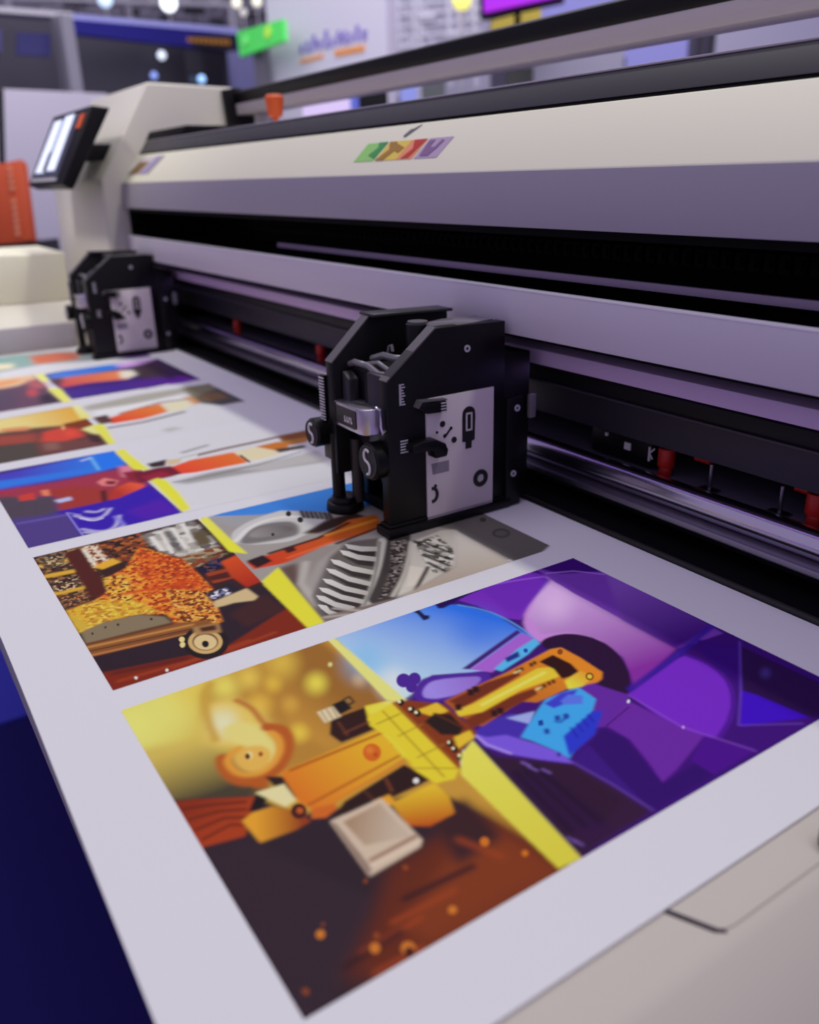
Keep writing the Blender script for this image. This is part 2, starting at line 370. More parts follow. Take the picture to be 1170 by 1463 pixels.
    for a in ((cx-.012,cx-.007,.284,.340),(cx+.007,cx+.012,.284,.340),(cx-.012,cx+.012,.335,.340),(cx-.012,cx+.012,.284,.289)): m.box(X+.008,X+.0095,*a)
    m.build('label_symbol',labelm,lab)
    m=MB();m.ring((X+.006,1.54,.122),(1,0,0),.013,.028,.003);m.build('label_symbol',ink,lab)
    m=MB();m.cyl((X+.006,1.54,.122),(X+.008,1.54,.122),.008);m.build('label_symbol',MARKS,lab)
    m=MB();
    pts=[(X+.007,1.352+.017*math.cos(a)+.006,.106+.021*math.sin(a)) for a in [-PI*.55+PI*1.1*i/10 for i in range(11)]]
    m.tube(pts,.0055,6);m.build('label_symbol',ink,lab)
    for y,z,r in ((1.397,.321,.0095),(1.377,.299,.004),(1.439,.265,.0095),(1.406,.238,.010),(1.369,.133,.005),(1.428,.303,.005),(1.405,.283,.006)):
        m=MB();m.cyl((X+.006,y,z),(X+.008,y,z),r,14);m.build('label_symbol',ink,lab)
    m=MB();m.px([(1.402,.281),(1.409,.279),(1.432,.304),(1.426,.306)],X+.006,X+.008);m.build('label_symbol',ink,lab)
    MB().px([(1.355,.205),(1.42,.205),(1.42,.17),(1.36,.17)],X+.006,X+.0068).build('label_patch',mat('patch_grey',(140,134,142),.5),lab)
    # levers
    v=MB();v.px([(1.300,.384),(1.315,.402),(1.345,.398),(1.398,.396),(1.398,.362),(1.33,.366)],X,X+.03);lv=v.build('lever',black,root,.004)
    v=MB()
    for i in range(4): v.box(X+.03,X+.033,1.376,1.393,.364+i*.0085,.3675+i*.0085)
    v.build('lever_ribs',MARKS,lv)
    MB().px([(1.300,.386),(1.313,.403),(1.40,.397),(1.40,.400),(1.31,.407),(1.298,.388)],X+.001,X+.029).build('lever_edge',mat('scuffed_grey',(96,92,94),.4),lv)
    v=MB();v.px([(1.268,.262),(1.27,.285),(1.30,.292),(1.35,.290),(1.385,.272),(1.392,.250),(1.388,.232),(1.345,.232),(1.340,.258)],X,X+.045);v.build('lever',black,root,.006)
    # screws
    for y,z in ((1.492,.531),):
        m=MB();m.ring((X,y,z),(1,0,0),.005,.0105,.003,20);m.build('screw',MARKS,root)
    for y,z in ((1.678,.325),(1.668,.112)):
        m=MB();m.ring((X+.012,y,z),(1,0,0),.005,.0105,.003,20);m.build('screw',MARKS,root)
    # motor can, caps and wrapped hoses between the plates
    mo=MB();mo.cyl((-2.10,1.40,.43),(-2.10,1.40,.600),.036,32);mo.build('motor',black,root,.004)
    mo=MB();mo.cyl((-2.10,1.40,.600),(-2.10,1.40,.606),.030,28);mo.build('motor_cap',mat('scuffed_grey',(96,92,94),.4),root)
    mo=MB();mo.cyl((-2.03,1.46,.43),(-2.03,1.46,.592),.05,28);mo.build('motor',black,root,.004)
    MB().pz([(-2.09,1.41),(-2.0,1.40),(-1.99,1.46),(-2.02,1.62),(-2.11,1.62),(-2.12,1.50)],.594,.600).build('top_wrap',film,root,.002)
    random.seed(3)
    for k,(pts,r) in enumerate(([[(-2.25,1.25,.475),(-2.20,1.24,.49),(-2.14,1.25,.486),(-2.08,1.25,.470),(-2.025,1.27,.472)],.010],
        [[(-2.25,1.27,.472),(-2.19,1.27,.480),(-2.13,1.28,.492),(-2.07,1.28,.478),(-2.025,1.30,.48)],.008],
        [[(-2.20,1.30,.492),(-2.15,1.31,.508),(-2.10,1.32,.505),(-2.04,1.34,.510)],.011],
        [[(-2.16,1.33,.505),(-2.15,1.33,.532),(-2.135,1.33,.538),(-2.13,1.33,.52)],.005])):
        MB().tube(pts,r,8).build('hose',film,root)
    MB().box(-2.255,-2.02,1.26,1.40,.455,.468).build('shelf_plate',black2,root,.003)
    MB().box(-2.255,-2.02,1.30,1.62,.42,.45).build('shelf_plate',black,root,.003)
    return root
head=make_head()
head2=head.copy();col.objects.link(head2)
head2['label']='blurred black cutting head at the far end of the sheet, beside the side tower'
for ch_ in list(head.children):
    c=ch_.copy();col.objects.link(c);c.parent=head2
    for g in list(ch_.children):
        d=g.copy();col.objects.link(d);d.parent=c
head2.location.x+=-3.42*S; head2.location.y+=.018*S

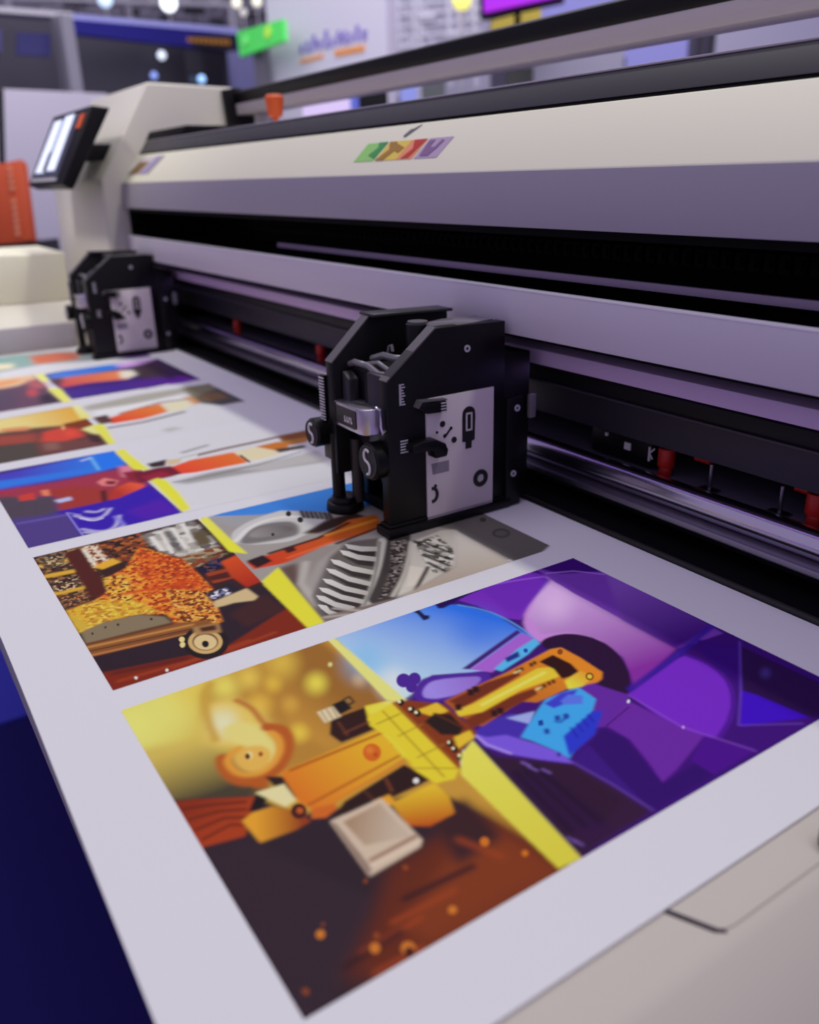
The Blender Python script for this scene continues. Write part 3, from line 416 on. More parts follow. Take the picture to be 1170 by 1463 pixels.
# ------------------------------------------------------------------ printed sheet
sheet=empty('printed_sheet',(-2.6,.9,0),'long white sheet of printed photo collages lying across the bed under the gantry','printed sheet')
b=MB();nx=60
for i in range(nx):
    pass
xs=[-5.95+(5.95-.588)*i/60 for i in range(61)]
top=[];bot=[]
def edge(x): return .134+.004*math.sin(x*2.3)
b.prism([(x,edge(x),.0) for x in xs]+[(x,1.738,.0) for x in reversed(xs)],[(x,edge(x),-.005) for x in xs]+[(x,1.738,-.005) for x in reversed(xs)])
b.build('paper',paperm,sheet)
ART=[((-1557, -728, 290, 1546),640,[["F",[[-1586,266],[-1600,772],[-714,746],[-701,276]],[188,140,55],0,0],["F",[[-1554,240],[-1556,584],[-1095,495],[-1097,249]],[196,158,62],22,0],["B",[-1492,294],[114.6,161.1],[279.3,-82.4],[222,212,110],1.0,0],["B",[-1524,390],[61.4,86.8],[164.2,-56.1],[226,216,112],0.9,0],["B",[-1542,441],[56.0,78.7],[151.4,-54.8],[216,190,80],0.8,0],["F",[[-1531,457],[-1552,527],[-1555,754],[-1246,764],[-1179,576],[-1169,473],[-1320,519],[-1406,467],[-1415,420]],[172,122,50],21,0],["G",[[-1555,628],[-1560,757],[-1230,769],[-1195,584],[-1300,548]],[-1372,680],[146,98,42],[-1348,532],[190,138,56],14,0],["B",[-1414,664],[22.9,32.1],[61.3,-32.4],[228,198,74],1.0,0],["B",[-1277,556],[18.0,24.9],[44.1,-21.7],[220,182,66],1.0,0],["B",[-1411,531],[24.9,35.3],[66.3,-29.6],[210,168,64],1.0,0],["B",[-1515,498],[31.3,44.5],[87.5,-35.3],[224,198,90],1.0,0],["B",[-1532,639],[37.1,51.7],[102.9,-48.9],[205,168,66],1.0,0],["B",[-1373,747],[14.6,21.0],[39.1,-23.0],[196,150,74],1.0,0],["B",[-1518,554],[26.4,37.2],[74.2,-32.1],[212,180,76],1.0,0],["B",[-1374,584],[16.9,23.1],[43.7,-21.1],[196,150,62],1.0,0],["B",[-1466,587],[18.4,25.8],[51.2,-24.2],[208,168,62],1.0,0],["B",[-1462,724],[4.8,6.7],[13.9,-8.0],[244,232,140],1.0,0],["G",[[-1405,285],[-1361,412],[-1166,448],[-1133,388],[-1209,280]],[-1362,346],[196,170,82],[-1207,335],[68,60,46],17,0],["F",[[-1240,272],[-1159,410],[-1073,449],[-983,683],[-718,750],[-708,280]],[46,33,42],4,0],["F",[[-1087,280],[-1070,356],[-845,465],[-721,327],[-709,278]],[50,36,46],7,0],["F",[[-882,515],[-908,711],[-717,762],[-709,454],[-747,359],[-817,448]],[96,40,26],22,0],["F",[[-849,605],[-868,705],[-729,735],[-730,483],[-778,475]],[122,54,28],20,0],["F",[[-943,636],[-946,708],[-836,704],[-826,606]],[56,32,36],14,0],["L",[[-793,464],[-790,574]],7.9,[150,62,30],5,0],["L",[[-773,402],[-777,505]],7.3,[150,62,30],4,0],["L",[[-872,640],[-801,675]],9.4,[150,62,30],7,0],["L",[[-736,399],[-734,476]],6.9,[150,62,30],5,0],["L",[[-819,502],[-812,625]],10.3,[52,26,32],6,0],["L",[[-767,370],[-772,466]],9.5,[52,26,32],5,0],["G",[[-1231,277],[-1212,321],[-1155,414],[-1077,358],[-1096,279]],[-1201,317],[128,44,24],[-1117,349],[158,58,28],3,0],["L",[[-1199,295],[-1180,341],[-1154,391]],5.6,[96,34,24],2,0],["L",[[-1168,295],[-1158,344],[-1136,384]],5.6,[96,34,24],3,0],["L",[[-1138,296],[-1137,346],[-1118,376]],5.6,[96,34,24],2,0],["L",[[-1110,297],[-1116,348],[-1101,369]],5.3,[96,34,24],2,0],["F",[[-1478,437],[-1471,493],[-1390,525],[-1320,519],[-1290,480],[-1313,417],[-1362,394]],[226,186,92],17,0],["B",[-1395,447],[29.0,41.4],[76.5,-31.0],[246,232,168],1.0,0],["L",[[-1545,476],[-1542,474],[-1536,470],[-1527,464],[-1516,456],[-1502,449],[-1487,443],[-1470,437],[-1451,431],[-1433,427],[-1414,423],[-1395,419],[-1376,417],[-1362,415],[-1353,413],[-1349,413]],15.9,[190,150,60],8,0],["L",[[-1453,499],[-1451,500],[-1445,502],[-1437,505],[-1426,509],[-1415,511],[-1404,513],[-1392,513],[-1379,513],[-1368,512],[-1358,512],[-1348,512],[-1339,512],[-1332,512],[-1328,512],[-1325,512]],12.9,[178,108,48],6,0],["F",[[-1381,453],[-1380,466],[-1376,478],[-1367,487],[-1356,494],[-1341,499],[-1325,502],[-1309,504],[-1292,505],[-1275,505],[-1259,503],[-1245,498],[-1231,492],[-1219,483],[-1215,476],[-1218,471],[-1230,467],[-1249,466],[-1267,463],[-1283,458],[-1296,452],[-1307,444],[-1319,439],[-1331,435],[-1345,433],[-1359,432],[-1370,436],[-1378,442]],[236,200,118],9,0],["L",[[-1330,514],[-1329,515],[-1326,518],[-1322,521],[-1317,526],[-1311,530],[-1304,532],[-1296,532],[-1286,531],[-1276,529],[-1266,525],[-1256,520],[-1245,514],[-1235,507],[-1226,500],[-1218,492],[-1210,484],[-1204,476],[-1199,467],[-1196,458],[-1193,449],[-1193,440],[-1194,432],[-1197,423],[-1202,415],[-1208,409],[-1216,404],[-1226,400],[-1237,397],[-1248,396],[-1258,396],[-1268,397],[-1276,399],[-1283,401],[-1288,402],[-1290,403]],27.0,[172,84,34],4,0],["L",[[-1309,511],[-1307,511],[-1305,512],[-1301,513],[-1295,514],[-1289,515],[-1282,514],[-1273,512],[-1264,509],[-1256,505],[-1247,500],[-1240,494],[-1233,487],[-1226,480],[-1221,472],[-1217,464],[-1214,456],[-1212,448],[-1212,440],[-1214,432],[-1218,424],[-1223,418],[-1230,413],[-1238,409],[-1248,407],[-1257,406],[-1265,406],[-1272,407],[-1279,409],[-1284,413],[-1289,418],[-1293,423],[-1296,431],[-1298,436],[-1300,440],[-1300,442]],14.5,[214,146,54],4,0],["F",[[-1287,429],[-1291,439],[-1294,448],[-1294,456],[-1292,464],[-1288,472],[-1283,478],[-1276,482],[-1267,484],[-1257,485],[-1248,483],[-1239,479],[-1231,473],[-1224,464],[-1219,456],[-1217,448],[-1218,440],[-1220,433],[-1226,427],[-1234,422],[-1245,419],[-1259,418],[-1271,419],[-1280,423]],[226,168,78],4,0],["B",[-1269,448],[6.6,8.9],[16.5,-7.4],[240,214,150],0.9,0],["B",[-1268,444],[3.4,3.6],[7.9,-3.7],[96,46,26],-1,0],["B",[-1260,467],[2.8,3.4],[6.7,-3.2],[150,80,40],-1,0],["F",[[-1209,415],[-1184,444],[-1162,440],[-1177,418]],[170,84,30],4,0],["F",[[-1280,627],[-1276,712],[-1203,705],[-1202,608],[-1238,602]],[48,26,26],2,0],["L",[[-1226,628],[-1230,698]],5.7,[104,54,36],2,0],["L",[[-1263,635],[-1217,629]],5.2,[96,50,32],1,0],["F",[[-1319,616],[-1318,658],[-1278,650],[-1276,612]],[214,196,158],2,0],["L",[[-1319,625],[-1278,619]],3.1,[150,128,96],1,0],["L",[[-1318,637],[-1278,631]],3.5,[150,128,96],1,0],["L",[[-1317,649],[-1277,642]],3.5,[150,128,96],1,0],["F",[[-1324,653],[-1326,684],[-1289,681],[-1283,650]],[32,24,28],1,0],["F",[[-1328,681],[-1331,699],[-1304,697],[-1300,680]],[44,34,34],1,0],["F",[[-1323,683],[-1325,694],[-1309,693],[-1307,683]],[150,110,60],1,0],["F",[[-1056,532],[-1080,671],[-1017,691],[-1016,605],[-1015,526],[-1035,503]],[44,25,26],2,0],["L",[[-1064,622],[-1031,614]],5.5,[110,56,34],1,0],["L",[[-1058,575],[-1029,576]],4.9,[82,44,34],1,0],["B",[-1030,664],[2.8,4.7],[6.4,-4.1],[236,226,206],-1,0],["F",[[-1196,447],[-1173,481],[-1109,476],[-1126,452]],[46,28,28],2,0],["F",[[-1127,385],[-1161,414],[-1155,443],[-1122,405]],[30,22,26],1,0],["F",[[-1166,414],[-1158,467],[-1107,466],[-1102,443]],[222,204,150],2,0],["G",[[-1190,474],[-1196,695],[-1098,683],[-1056,486],[-1097,467]],[-1127,476],[206,112,34],[-1151,677],[226,168,40],1,0],["L",[[-1185,492],[-1184,687]],6.2,[160,76,26],1,0],["L",[[-1084,478],[-1106,678]],4.8,[160,72,26],1,0],["L",[[-1062,483],[-1087,676]],6.3,[206,120,36],1,0],["B",[-1144,641],[10.1,13.8],[22.9,-13.5],[198,84,30],-0.9,0],["B",[-1152,641],[6.5,9.7],[15.3,-8.6],[222,128,50],0.8,0],["B",[-1134,643],[4.2,5.4],[9.3,-5.6],[160,50,24],0.8,0],["G",[[-1113,367],[-1122,389],[-1117,425],[-1083,454],[-1046,463],[-1042,434],[-1049,372]],[-1087,379],[230,150,44],[-1054,451],[140,58,26],2,0],["F",[[-1072,477],[-1061,518],[-1047,512],[-1039,488],[-1051,466]],[196,96,36],1,0],["B",[-1080,457],[7.7,11.0],[17.1,-8.4],[72,30,26],-1,0],["B",[-1080,459],[3.1,5.0],[7.2,-3.2],[176,82,36],-1,0],["F",[[-1281,706],[-1267,767],[-1221,763],[-1039,760],[-1001,725],[-1003,688],[-1055,678],[-1153,691],[-1218,680]],[226,190,46],2,0],["L",[[-1228,683],[-1235,761]],3.0,[150,110,26],1,0],["L",[[-1141,684],[-1147,764]],2.8,[150,110,26],1,0],["L",[[-1081,685],[-1085,762]],2.8,[150,110,26],1,0],["L",[[-1245,711],[-1031,697]],2.8,[160,118,28],1,0],["L",[[-1233,760],[-1039,756]],2.8,[150,100,24],1,0],["F",[[-1275,704],[-1267,756],[-1243,759],[-1246,701]],[236,204,70],1,0],["B",[-1224,698],[2.1,2.6],[5.1,-3.4],[90,56,20],-1,0],["F",[[-1178,687],[-1179,718],[-1102,716],[-1094,681]],[232,198,58],1,0],["G",[[-1006,596],[-1007,687],[-964,689],[-924,672],[-922,619],[-945,589]],[-1007,661],[232,176,44],[-922,622],[178,74,24],2,0],["F",[[-1027,572],[-1027,606],[-1001,604],[-1004,573]],[226,150,40],1,0],["F",[[-1028,489],[-1027,590],[-905,592],[-893,581],[-886,482]],[196,174,152],1,0],["F",[[-1028,489],[-1015,495],[-900,493],[-886,482]],[136,112,100],1,0],["G",[[-1014,506],[-1017,581],[-922,581],[-946,509]],[-1002,514],[160,130,104],[-951,575],[186,166,146],1,0],["L",[[-914,501],[-917,588]],7.6,[146,112,92],2,0],["L",[[-903,495],[-904,588]],4.8,[214,192,170],1,0],["B",[-834,369],[3.7,5.6],[7.1,-3.9],[200,116,44],-0.9,0],["B",[-770,421],[4.4,5.9],[7.7,-4.9],[200,116,44],-0.9,0],["B",[-743,459],[6.0,8.5],[10.1,-6.1],[200,116,44],-0.9,0],["B",[-787,434],[2.6,3.4],[4.7,-3.3],[140,66,34],-0.9,0],["B",[-764,310],[2.9,3.9],[4.8,-1.9],[140,66,34],-0.9,0],["B",[-847,380],[1.3,2.3],[2.8,-1.9],[140,66,34],-0.9,0],["B",[-762,549],[3.5,5.7],[6.3,-4.5],[200,116,44],-0.9,0],["B",[-882,472],[1.8,2.6],[3.8,-2.8],[140,66,34],-0.9,0],["B",[-870,537],[2.7,3.7],[4.9,-2.7],[140,66,34],-0.9,0],["B",[-737,457],[4.0,5.9],[7.0,-5.0],[70,30,28],-1,0],["B",[-843,672],[4.5,5.9],[8.2,-6.4],[206,112,34],-0.9,0],["B",[-787,709],[2.9,4.3],[5.3,-4.4],[206,112,34],-0.9,0],["F",[[-1572,780],[-1625,1580],[-1170,1557],[-749,1497],[-701,1387],[-713,759],[-1053,786]],[62,20,108],0,0],["F",[[-1621,1572],[-1114,1567],[-800,1568],[-715,1431],[-717,1129],[-719,779],[-873,831],[-1505,1397]],[60,18,112],0,0],["F",[[-1548,1132],[-1563,1383],[-1492,1431],[-1371,1195],[-1407,1166],[-1490,1156]],[112,42,176],3,0],["F",[[-1416,1259],[-1445,1307],[-1464,1347],[-1474,1377],[-1472,1396],[-1459,1404],[-1438,1409],[-1409,1410],[-1372,1408],[-1328,1402],[-1289,1390],[-1254,1373],[-1223,1350],[-1196,1322],[-1182,1299],[-1180,1280],[-1190,1264],[-1212,1252],[-1229,1237],[-1242,1220],[-1249,1200],[-1251,1179],[-1260,1165],[-1276,1160],[-1298,1162],[-1328,1174],[-1358,1193],[-1387,1221]],[192,130,206],5,0],["G",[[-1515,1407],[-1452,1399],[-1066,1394],[-1010,1198],[-1108,1267],[-1199,1280],[-1263,1246],[-1290,1190],[-1377,1223]],[-1437,1352],[202,160,216],[-1053,1310],[128,44,150],4,0],["B",[-1383,1318],[41.1,56.5],[104.2,-94.5],[212,176,222],0.8,0],["F",[[-1580,1226],[-1555,1394],[-1492,1406],[-1399,1219],[-1429,1198]],[104,40,172],8,0],["F",[[-1581,1415],[-1592,1546],[-1445,1552],[-1049,1534],[-1063,1398],[-1397,1396]],[74,34,122],3,1],["F",[[-1581,1415],[-1592,1546],[-1445,1552],[-1504,1446]],[36,6,78],5,1],["G",[[-1445,1552],[-1079,1539],[-1066,1394],[-1226,1392]],[-1358,1506],[82,46,128],[-1076,1469],[40,8,86],8,1],["L",[[-1528,1418],[-1495,1488],[-1432,1539]],4.7,[110,76,160],2,1],["B",[-1424,1164],[2.5,2.7],[6.1,-4.6],[40,50,150],1,0],["L",[[-1573,1205],[-1571,1211],[-1568,1224],[-1563,1244],[-1557,1271],[-1550,1297],[-1543,1322],[-1536,1345],[-1528,1368],[-1522,1385],[-1518,1396],[-1517,1402]],5.7,[150,86,204],2,0],["G",[[-1558,789],[-1575,1040],[-1523,1122],[-1424,1164],[-1282,1163],[-1269,1109],[-1242,991],[-1261,941],[-1296,883],[-1264,818],[-1252,775]],[-1491,1112],[44,108,220],[-1321,753],[186,218,218],2,0],["B",[-1431,795],[46.8,65.1],[121.3,-71.6],[110,176,226],0.6,0],["B",[-1317,798],[32.9,46.0],[81.2,-50.9],[206,226,214],0.9,0],["B",[-1395,1083],[56.1,77.8],[140.8,-108.5],[40,100,216],0.5,0],["L",[[-1521,1120],[-1518,1122],[-1511,1127],[-1501,1133],[-1488,1142],[-1474,1149],[-1459,1155],[-1444,1161],[-1428,1165],[-1410,1168],[-1391,1170],[-1371,1171],[-1349,1171],[-1329,1170],[-1312,1168],[-1296,1166],[-1282,1162],[-1272,1159],[-1265,1157],[-1261,1156]],5.4,[86,150,226],2,0],["F",[[-1570,1008],[-1565,1027],[-1526,1022],[-1519,1031],[-1505,1021],[-1506,1004],[-1542,1011]],[24,26,70],1,0],["F",[[-1569,1080],[-1571,1180],[-1553,1181],[-1529,1081],[-1536,1068]],[34,16,80],2,0],["F",[[-1558,789],[-1557,771],[-1273,753],[-1244,787],[-1270,787]],[224,216,120],3,0],["F",[[-1278,950],[-1339,1157],[-1325,1157],[-1266,964]],[62,30,112],2,0],["F",[[-1266,964],[-1321,1157],[-1277,1166],[-1247,1069],[-1229,994]],[158,92,196],2,0],["F",[[-1237,1007],[-1272,1104],[-1286,1167],[-1261,1159],[-1240,1105],[-1220,1014]],[82,172,230],1,0],["F",[[-1258,1054],[-1264,1098],[-1244,1086],[-1241,1047]],[36,44,130],1,0],["B",[-1256,1113],[3.1,3.9],[7.4,-6.1],[36,70,170],-1,0],["F",[[-1270,818],[-1278,828],[-1285,837],[-1290,846],[-1294,855],[-1295,864],[-1294,875],[-1291,888],[-1285,902],[-1277,919],[-1269,935],[-1260,950],[-1251,965],[-1242,979],[-1233,986],[-1224,986],[-1215,980],[-1207,966],[-1200,952],[-1197,935],[-1195,917],[-1196,897],[-1197,880],[-1199,865],[-1202,852],[-1206,841],[-1210,831],[-1213,824],[-1217,817],[-1220,812],[-1225,808],[-1231,806],[-1237,805],[-1245,805],[-1253,807],[-1261,812]],[76,36,144],1,0],["G",[[-1253,829],[-1260,836],[-1266,844],[-1270,851],[-1273,858],[-1275,866],[-1275,875],[-1272,885],[-1268,898],[-1261,912],[-1255,925],[-1248,937],[-1242,948],[-1236,958],[-1230,962],[-1223,960],[-1217,953],[-1211,940],[-1206,927],[-1204,913],[-1204,900],[-1205,885],[-1207,872],[-1210,861],[-1213,852],[-1216,843],[-1220,836],[-1224,831],[-1229,826],[-1234,823],[-1240,823],[-1246,825]],[-1261,853],[152,130,214],[-1230,943],[140,106,196],1,0],["B",[-1314,822],[8.7,12.8],[22.8,-14.6],[72,34,138],-1,0],["B",[-1306,845],[7.8,11.0],[20.0,-13.2],[72,34,138],-1,0],["B",[-1283,822],[6.9,9.8],[17.7,-11.8],[72,34,138],-1,0],["F",[[-1267,1172],[-1270,1184],[-1270,1197],[-1269,1210],[-1265,1224],[-1260,1237],[-1251,1249],[-1240,1259],[-1226,1268],[-1209,1276],[-1191,1279],[-1171,1280],[-1151,1277],[-1130,1271],[-1110,1263],[-1092,1255],[-1075,1244],[-1058,1233],[-1044,1220],[-1030,1207],[-1018,1191],[-1007,1175],[-1005,1163],[-1010,1154],[-1024,1149],[-1046,1148],[-1069,1148],[-1094,1149],[-1121,1152],[-1150,1155],[-1177,1158],[-1200,1159],[-1221,1158],[-1238,1156],[-1251,1158],[-1261,1163]],[42,18,52],1,0],["F",[[-1003,1171],[-1036,1358],[-1035,1388],[-985,1396],[-938,1390],[-885,1352],[-828,1272],[-802,1193],[-864,1156]],[112,40,186],2,0],["L",[[-1035,1388],[-1032,1389],[-1026,1390],[-1018,1393],[-1006,1396],[-993,1397],[-980,1397],[-966,1395],[-951,1392],[-937,1386],[-923,1379],[-909,1370],[-896,1359],[-882,1346],[-870,1332],[-857,1316],[-845,1298],[-835,1279],[-825,1261],[-817,1241],[-809,1221],[-804,1207],[-800,1197],[-799,1192]],10.0,[74,24,140],3,0],["F",[[-1069,1460],[-991,1515],[-794,1532],[-779,1509],[-877,1370],[-924,1395],[-995,1408]],[34,6,84],4,1],["F",[[-990,1517],[-789,1524],[-725,1424],[-751,1387],[-874,1367]],[27,8,50],3,1],["B",[-890,1466],[11.2,15.7],[21.8,-31.1],[44,30,96],0.8,1],["F",[[-878,1369],[-849,1381],[-743,1398],[-803,1265]],[38,6,132],2,1],["F",[[-998,1171],[-1073,1140],[-1089,1102],[-959,1034],[-949,1055],[-969,1127]],[96,40,150],2,0],["F",[[-951,1056],[-985,1154],[-859,1169],[-822,1184],[-786,1063],[-777,1016],[-828,1038],[-895,1061]],[102,40,152],2,0],["F",[[-822,1184],[-766,1220],[-740,1227],[-740,1107],[-789,1105]],[72,18,132],3,0],["F",[[-912,924],[-948,1044],[-903,1057],[-819,1028],[-775,1014],[-778,1104],[-738,1105],[-736,946]],[50,16,100],2,0],["F",[[-912,924],[-930,987],[-825,963],[-739,947],[-813,938]],[58,24,120],3,0],["F",[[-927,862],[-909,922],[-813,938],[-737,945],[-733,793]],[52,26,56],6,0],["L",[[-1013,1187],[-1046,1370],[-1086,1539]],12.6,[54,26,150],4,0],["L",[[-999,1169],[-864,1172],[-738,1224]],2.3,[140,84,190],1,0],["L",[[-1004,1533],[-876,1365],[-806,1264],[-739,1369]],2.6,[110,70,190],1,0],["L",[[-910,926],[-826,941],[-738,949]],2.1,[120,80,180],1,0],["L",[[-951,1056],[-970,1139]],3.2,[66,24,110],0,0],["B",[-984,1152],[1.8,2.6],[4.2,-5.4],[226,206,250],-1,0],["B",[-863,1173],[1.7,2.0],[3.1,-3.7],[200,150,230],-1,0],["F",[[-1066,818],[-1001,824],[-910,917],[-786,928],[-726,775]],[48,24,50],4,0],["F",[[-959,790],[-910,860],[-744,867],[-742,806]],[50,22,62],9,0],["L",[[-944,822],[-783,803]],13.0,[34,16,44],7,0],["L",[[-941,842],[-777,830]],12.1,[34,16,44],7,0],["L",[[-939,862],[-772,857]],13.8,[34,16,44],8,0],["L",[[-961,851],[-945,856]],5.5,[120,86,170],2,0],["L",[[-944,853],[-927,858]],4.5,[120,86,170],2,0],["L",[[-925,868],[-909,873]],4.5,[120,86,170],2,0],["L",[[-762,792],[-748,796]],4.2,[120,86,170],2,0],["L",[[-774,788],[-760,792]],3.5,[120,86,170],1,0],["F",[[-1079,826],[-1095,869],[-1090,932],[-1053,956],[-1012,908],[-1029,846]],[66,44,160],2,0],["F",[[-1083,914],[-1068,976],[-1041,939]],[150,160,214],2,0],["F",[[-1080,831],[-1056,845],[-1041,879],[-990,907],[-935,929],[-904,925],[-948,883],[-997,843],[-1037,824]],[116,82,206],1,0],["L",[[-1075,831],[-1039,831],[-992,851]],4.3,[176,150,230],1,0],["F",[[-1019,897],[-1066,980],[-1087,1022],[-1081,1106],[-1028,1105],[-1002,1069],[-919,929],[-944,926],[-998,908]],[62,156,230],1,0],["F",[[-975,966],[-1002,1069],[-990,1087],[-944,1017],[-924,933]],[44,54,190],2,0],["F",[[-1076,1008],[-1085,1062],[-1075,1099],[-1052,1057],[-1053,1013]],[60,60,190],2,0],["F",[[-1064,1040],[-1073,1071],[-1053,1092],[-1031,1071],[-1049,1039]],[86,110,214],1,0],["F",[[-1040,959],[-1037,969],[-1023,959],[-1026,949]],[32,54,150],0,0],["F",[[-1013,950],[-1010,960],[-996,951],[-999,941]],[32,54,150],1,0],["F",[[-1033,996],[-1030,1007],[-1016,997],[-1019,986]],[32,54,150],1,0],["F",[[-1028,1014],[-1025,1025],[-1011,1014],[-1014,1004]],[32,54,150],1,0],["L",[[-1018,985],[-1011,991],[-1018,1019]],4.6,[34,60,160],1,0],["B",[-939,921],[3.9,5.8],[8.1,-7.6],[26,34,120],0.9,0],["L",[[-987,996],[-957,986]],3.8,[30,36,150],1,0],["L",[[-990,1015],[-963,1006]],3.2,[30,36,150],1,0],["L",[[-994,1034],[-969,1026]],3.2,[30,36,150],1,0],["L",[[-998,1053],[-976,1046]],4.2,[30,36,150],1,0],["G",[[-1201,847],[-1206,900],[-1211,1019],[-1228,1162],[-1220,1187],[-1162,1191],[-1092,1188],[-1074,1168],[-1070,1150],[-1089,1086],[-1088,999],[-1111,974],[-1088,858],[-1132,844]],[-1158,864],[160,80,30],[-1169,1161],[222,128,36],1,0],["F",[[-1195,855],[-1205,962],[-1197,1041],[-1186,1038],[-1173,962],[-1161,866]],[108,44,28],2,0],["F",[[-1123,837],[-1139,935],[-1130,1030],[-1110,1019],[-1101,916],[-1093,838]],[112,46,28],2,0],["F",[[-1160,890],[-1169,959],[-1185,1085],[-1169,1119],[-1133,1103],[-1140,1000],[-1126,888],[-1141,839],[-1160,847]],[234,186,52],1,0],["L",[[-1146,903],[-1163,1086]],8.7,[246,214,92],3,0],["F",[[-1203,1106],[-1207,1150],[-1157,1157],[-1119,1148],[-1118,1124],[-1123,1100],[-1162,1112]],[48,20,22],1,0],["G",[[-1114,1099],[-1125,1155],[-1090,1163],[-1077,1115],[-1086,1083]],[-1099,1096],[244,206,62],[-1097,1162],[226,140,44],2,0],["F",[[-1209,1045],[-1207,1053],[-1195,1045],[-1197,1037]],[58,28,22],1,0],["F",[[-1209,1055],[-1207,1063],[-1195,1056],[-1197,1048]],[58,28,22],1,0],["F",[[-1211,1084],[-1209,1092],[-1196,1084],[-1198,1076]],[58,28,22],1,0],["F",[[-1212,1095],[-1210,1103],[-1198,1095],[-1200,1087]],[58,28,22],1,0],["F",[[-1131,1041],[-1128,1048],[-1117,1041],[-1119,1034]],[58,28,22],1,0],["F",[[-1132,1052],[-1130,1059],[-1118,1052],[-1120,1044]],[58,28,22],1,0],["F",[[-1133,1066],[-1131,1074],[-1119,1066],[-1121,1059]],[58,28,22],1,0],["F",[[-1133,1078],[-1131,1086],[-1119,1078],[-1121,1071]],[58,28,22],1,0],["L",[[-1199,1032],[-1200,1050]],4.2,[236,214,150],1,0],["L",[[-1124,1028],[-1125,1042]],4.5,[236,214,150],1,0],["F",[[-1209,911],[-1202,923],[-1183,911],[-1188,900]],[40,20,24],1,0],["F",[[-1211,926],[-1204,939],[-1185,926],[-1191,915]],[40,20,24],1,0],["F",[[-1121,905],[-1115,916],[-1097,905],[-1102,894]],[40,20,24],1,0],["F",[[-1121,919],[-1114,932],[-1097,920],[-1102,909]],[40,20,24],1,0],["F",[[-1180,858],[-1173,870],[-1155,859],[-1160,848]],[40,20,24],2,0],["B",[-1207,1172],[3.6,5.0],[8.9,-8.7],[140,66,26],-1,0],["B",[-1096,1154],[5.1,7.0],[11.0,-10.1],[120,60,20],-1,0],["B",[-1096,1154],[3.0,4.1],[6.4,-5.6],[236,190,60],-1,0],["F",[[-1258,760],[-1247,789],[-1194,842],[-1079,839],[-1053,786],[-1010,745]],[126,54,26],1,0],["F",[[-1207,780],[-1206,833],[-1168,835],[-1168,800]],[222,176,48],1,0],["F",[[-1093,793],[-1093,832],[-1069,826],[-1059,778]],[220,178,48],1,0],["F",[[-1166,776],[-1178,807],[-1156,832],[-1106,826],[-1093,806],[-1113,778]],[40,26,26],1,0],["L",[[-1178,807],[-1107,826]],4.7,[90,44,28],1,0],["F",[[-1239,687],[-1250,719],[-1257,761],[-1013,747],[-994,723],[-1005,691],[-1059,682],[-1135,694]],[228,194,48],1,0],["L",[[-1214,694],[-1217,752]],3.3,[150,112,26],1,0],["L",[[-1157,708],[-1162,767]],2.8,[150,112,26],1,0],["L",[[-1082,702],[-1086,765]],2.8,[150,112,26],1,0],["L",[[-1245,727],[-1010,711]],3.0,[150,112,26],1,0],["L",[[-1062,678],[-1014,746]],2.6,[150,112,26],1,0],["L",[[-1254,760],[-1016,749]],6.8,[148,70,28],1,0],["B",[-1248,773],[3.5,5.2],[9.4,-6.8],[40,26,24],-1,0],["B",[-1253,772],[1.9,2.8],[5.0,-3.2],[236,222,170],-1,0],["B",[-1215,777],[4.1,5.3],[9.8,-6.6],[40,26,24],-1,0],["B",[-1219,776],[1.7,3.0],[4.6,-3.0],[236,222,170],-1,0],["B",[-1198,780],[4.3,5.2],[9.8,-6.6],[40,26,24],-1,0],["B",[-1202,779],[2.0,3.0],[4.8,-3.0],[236,222,170],-1,0],["B",[-1082,776],[3.4,5.3],[8.0,-5.8],[40,26,24],-1,0],["B",[-1086,776],[1.7,2.2],[4.0,-3.4],[236,222,170],-1,0],["B",[-1062,773],[3.2,5.0],[7.6,-6.0],[40,26,24],-1,0],["B",[-1066,772],[1.5,2.9],[3.7,-2.6],[236,222,170],-1,0],["B",[-1039,769],[3.5,5.5],[7.8,-5.4],[40,26,24],-1,0],["B",[-1043,769],[2.0,2.5],[4.1,-3.0],[236,222,170],-1,0],["G",[[-1044,775],[-1065,817],[-980,806],[-728,775],[-732,730],[-998,739]],[-1037,796],[222,208,84],[-735,753],[206,194,62],1,0]]),
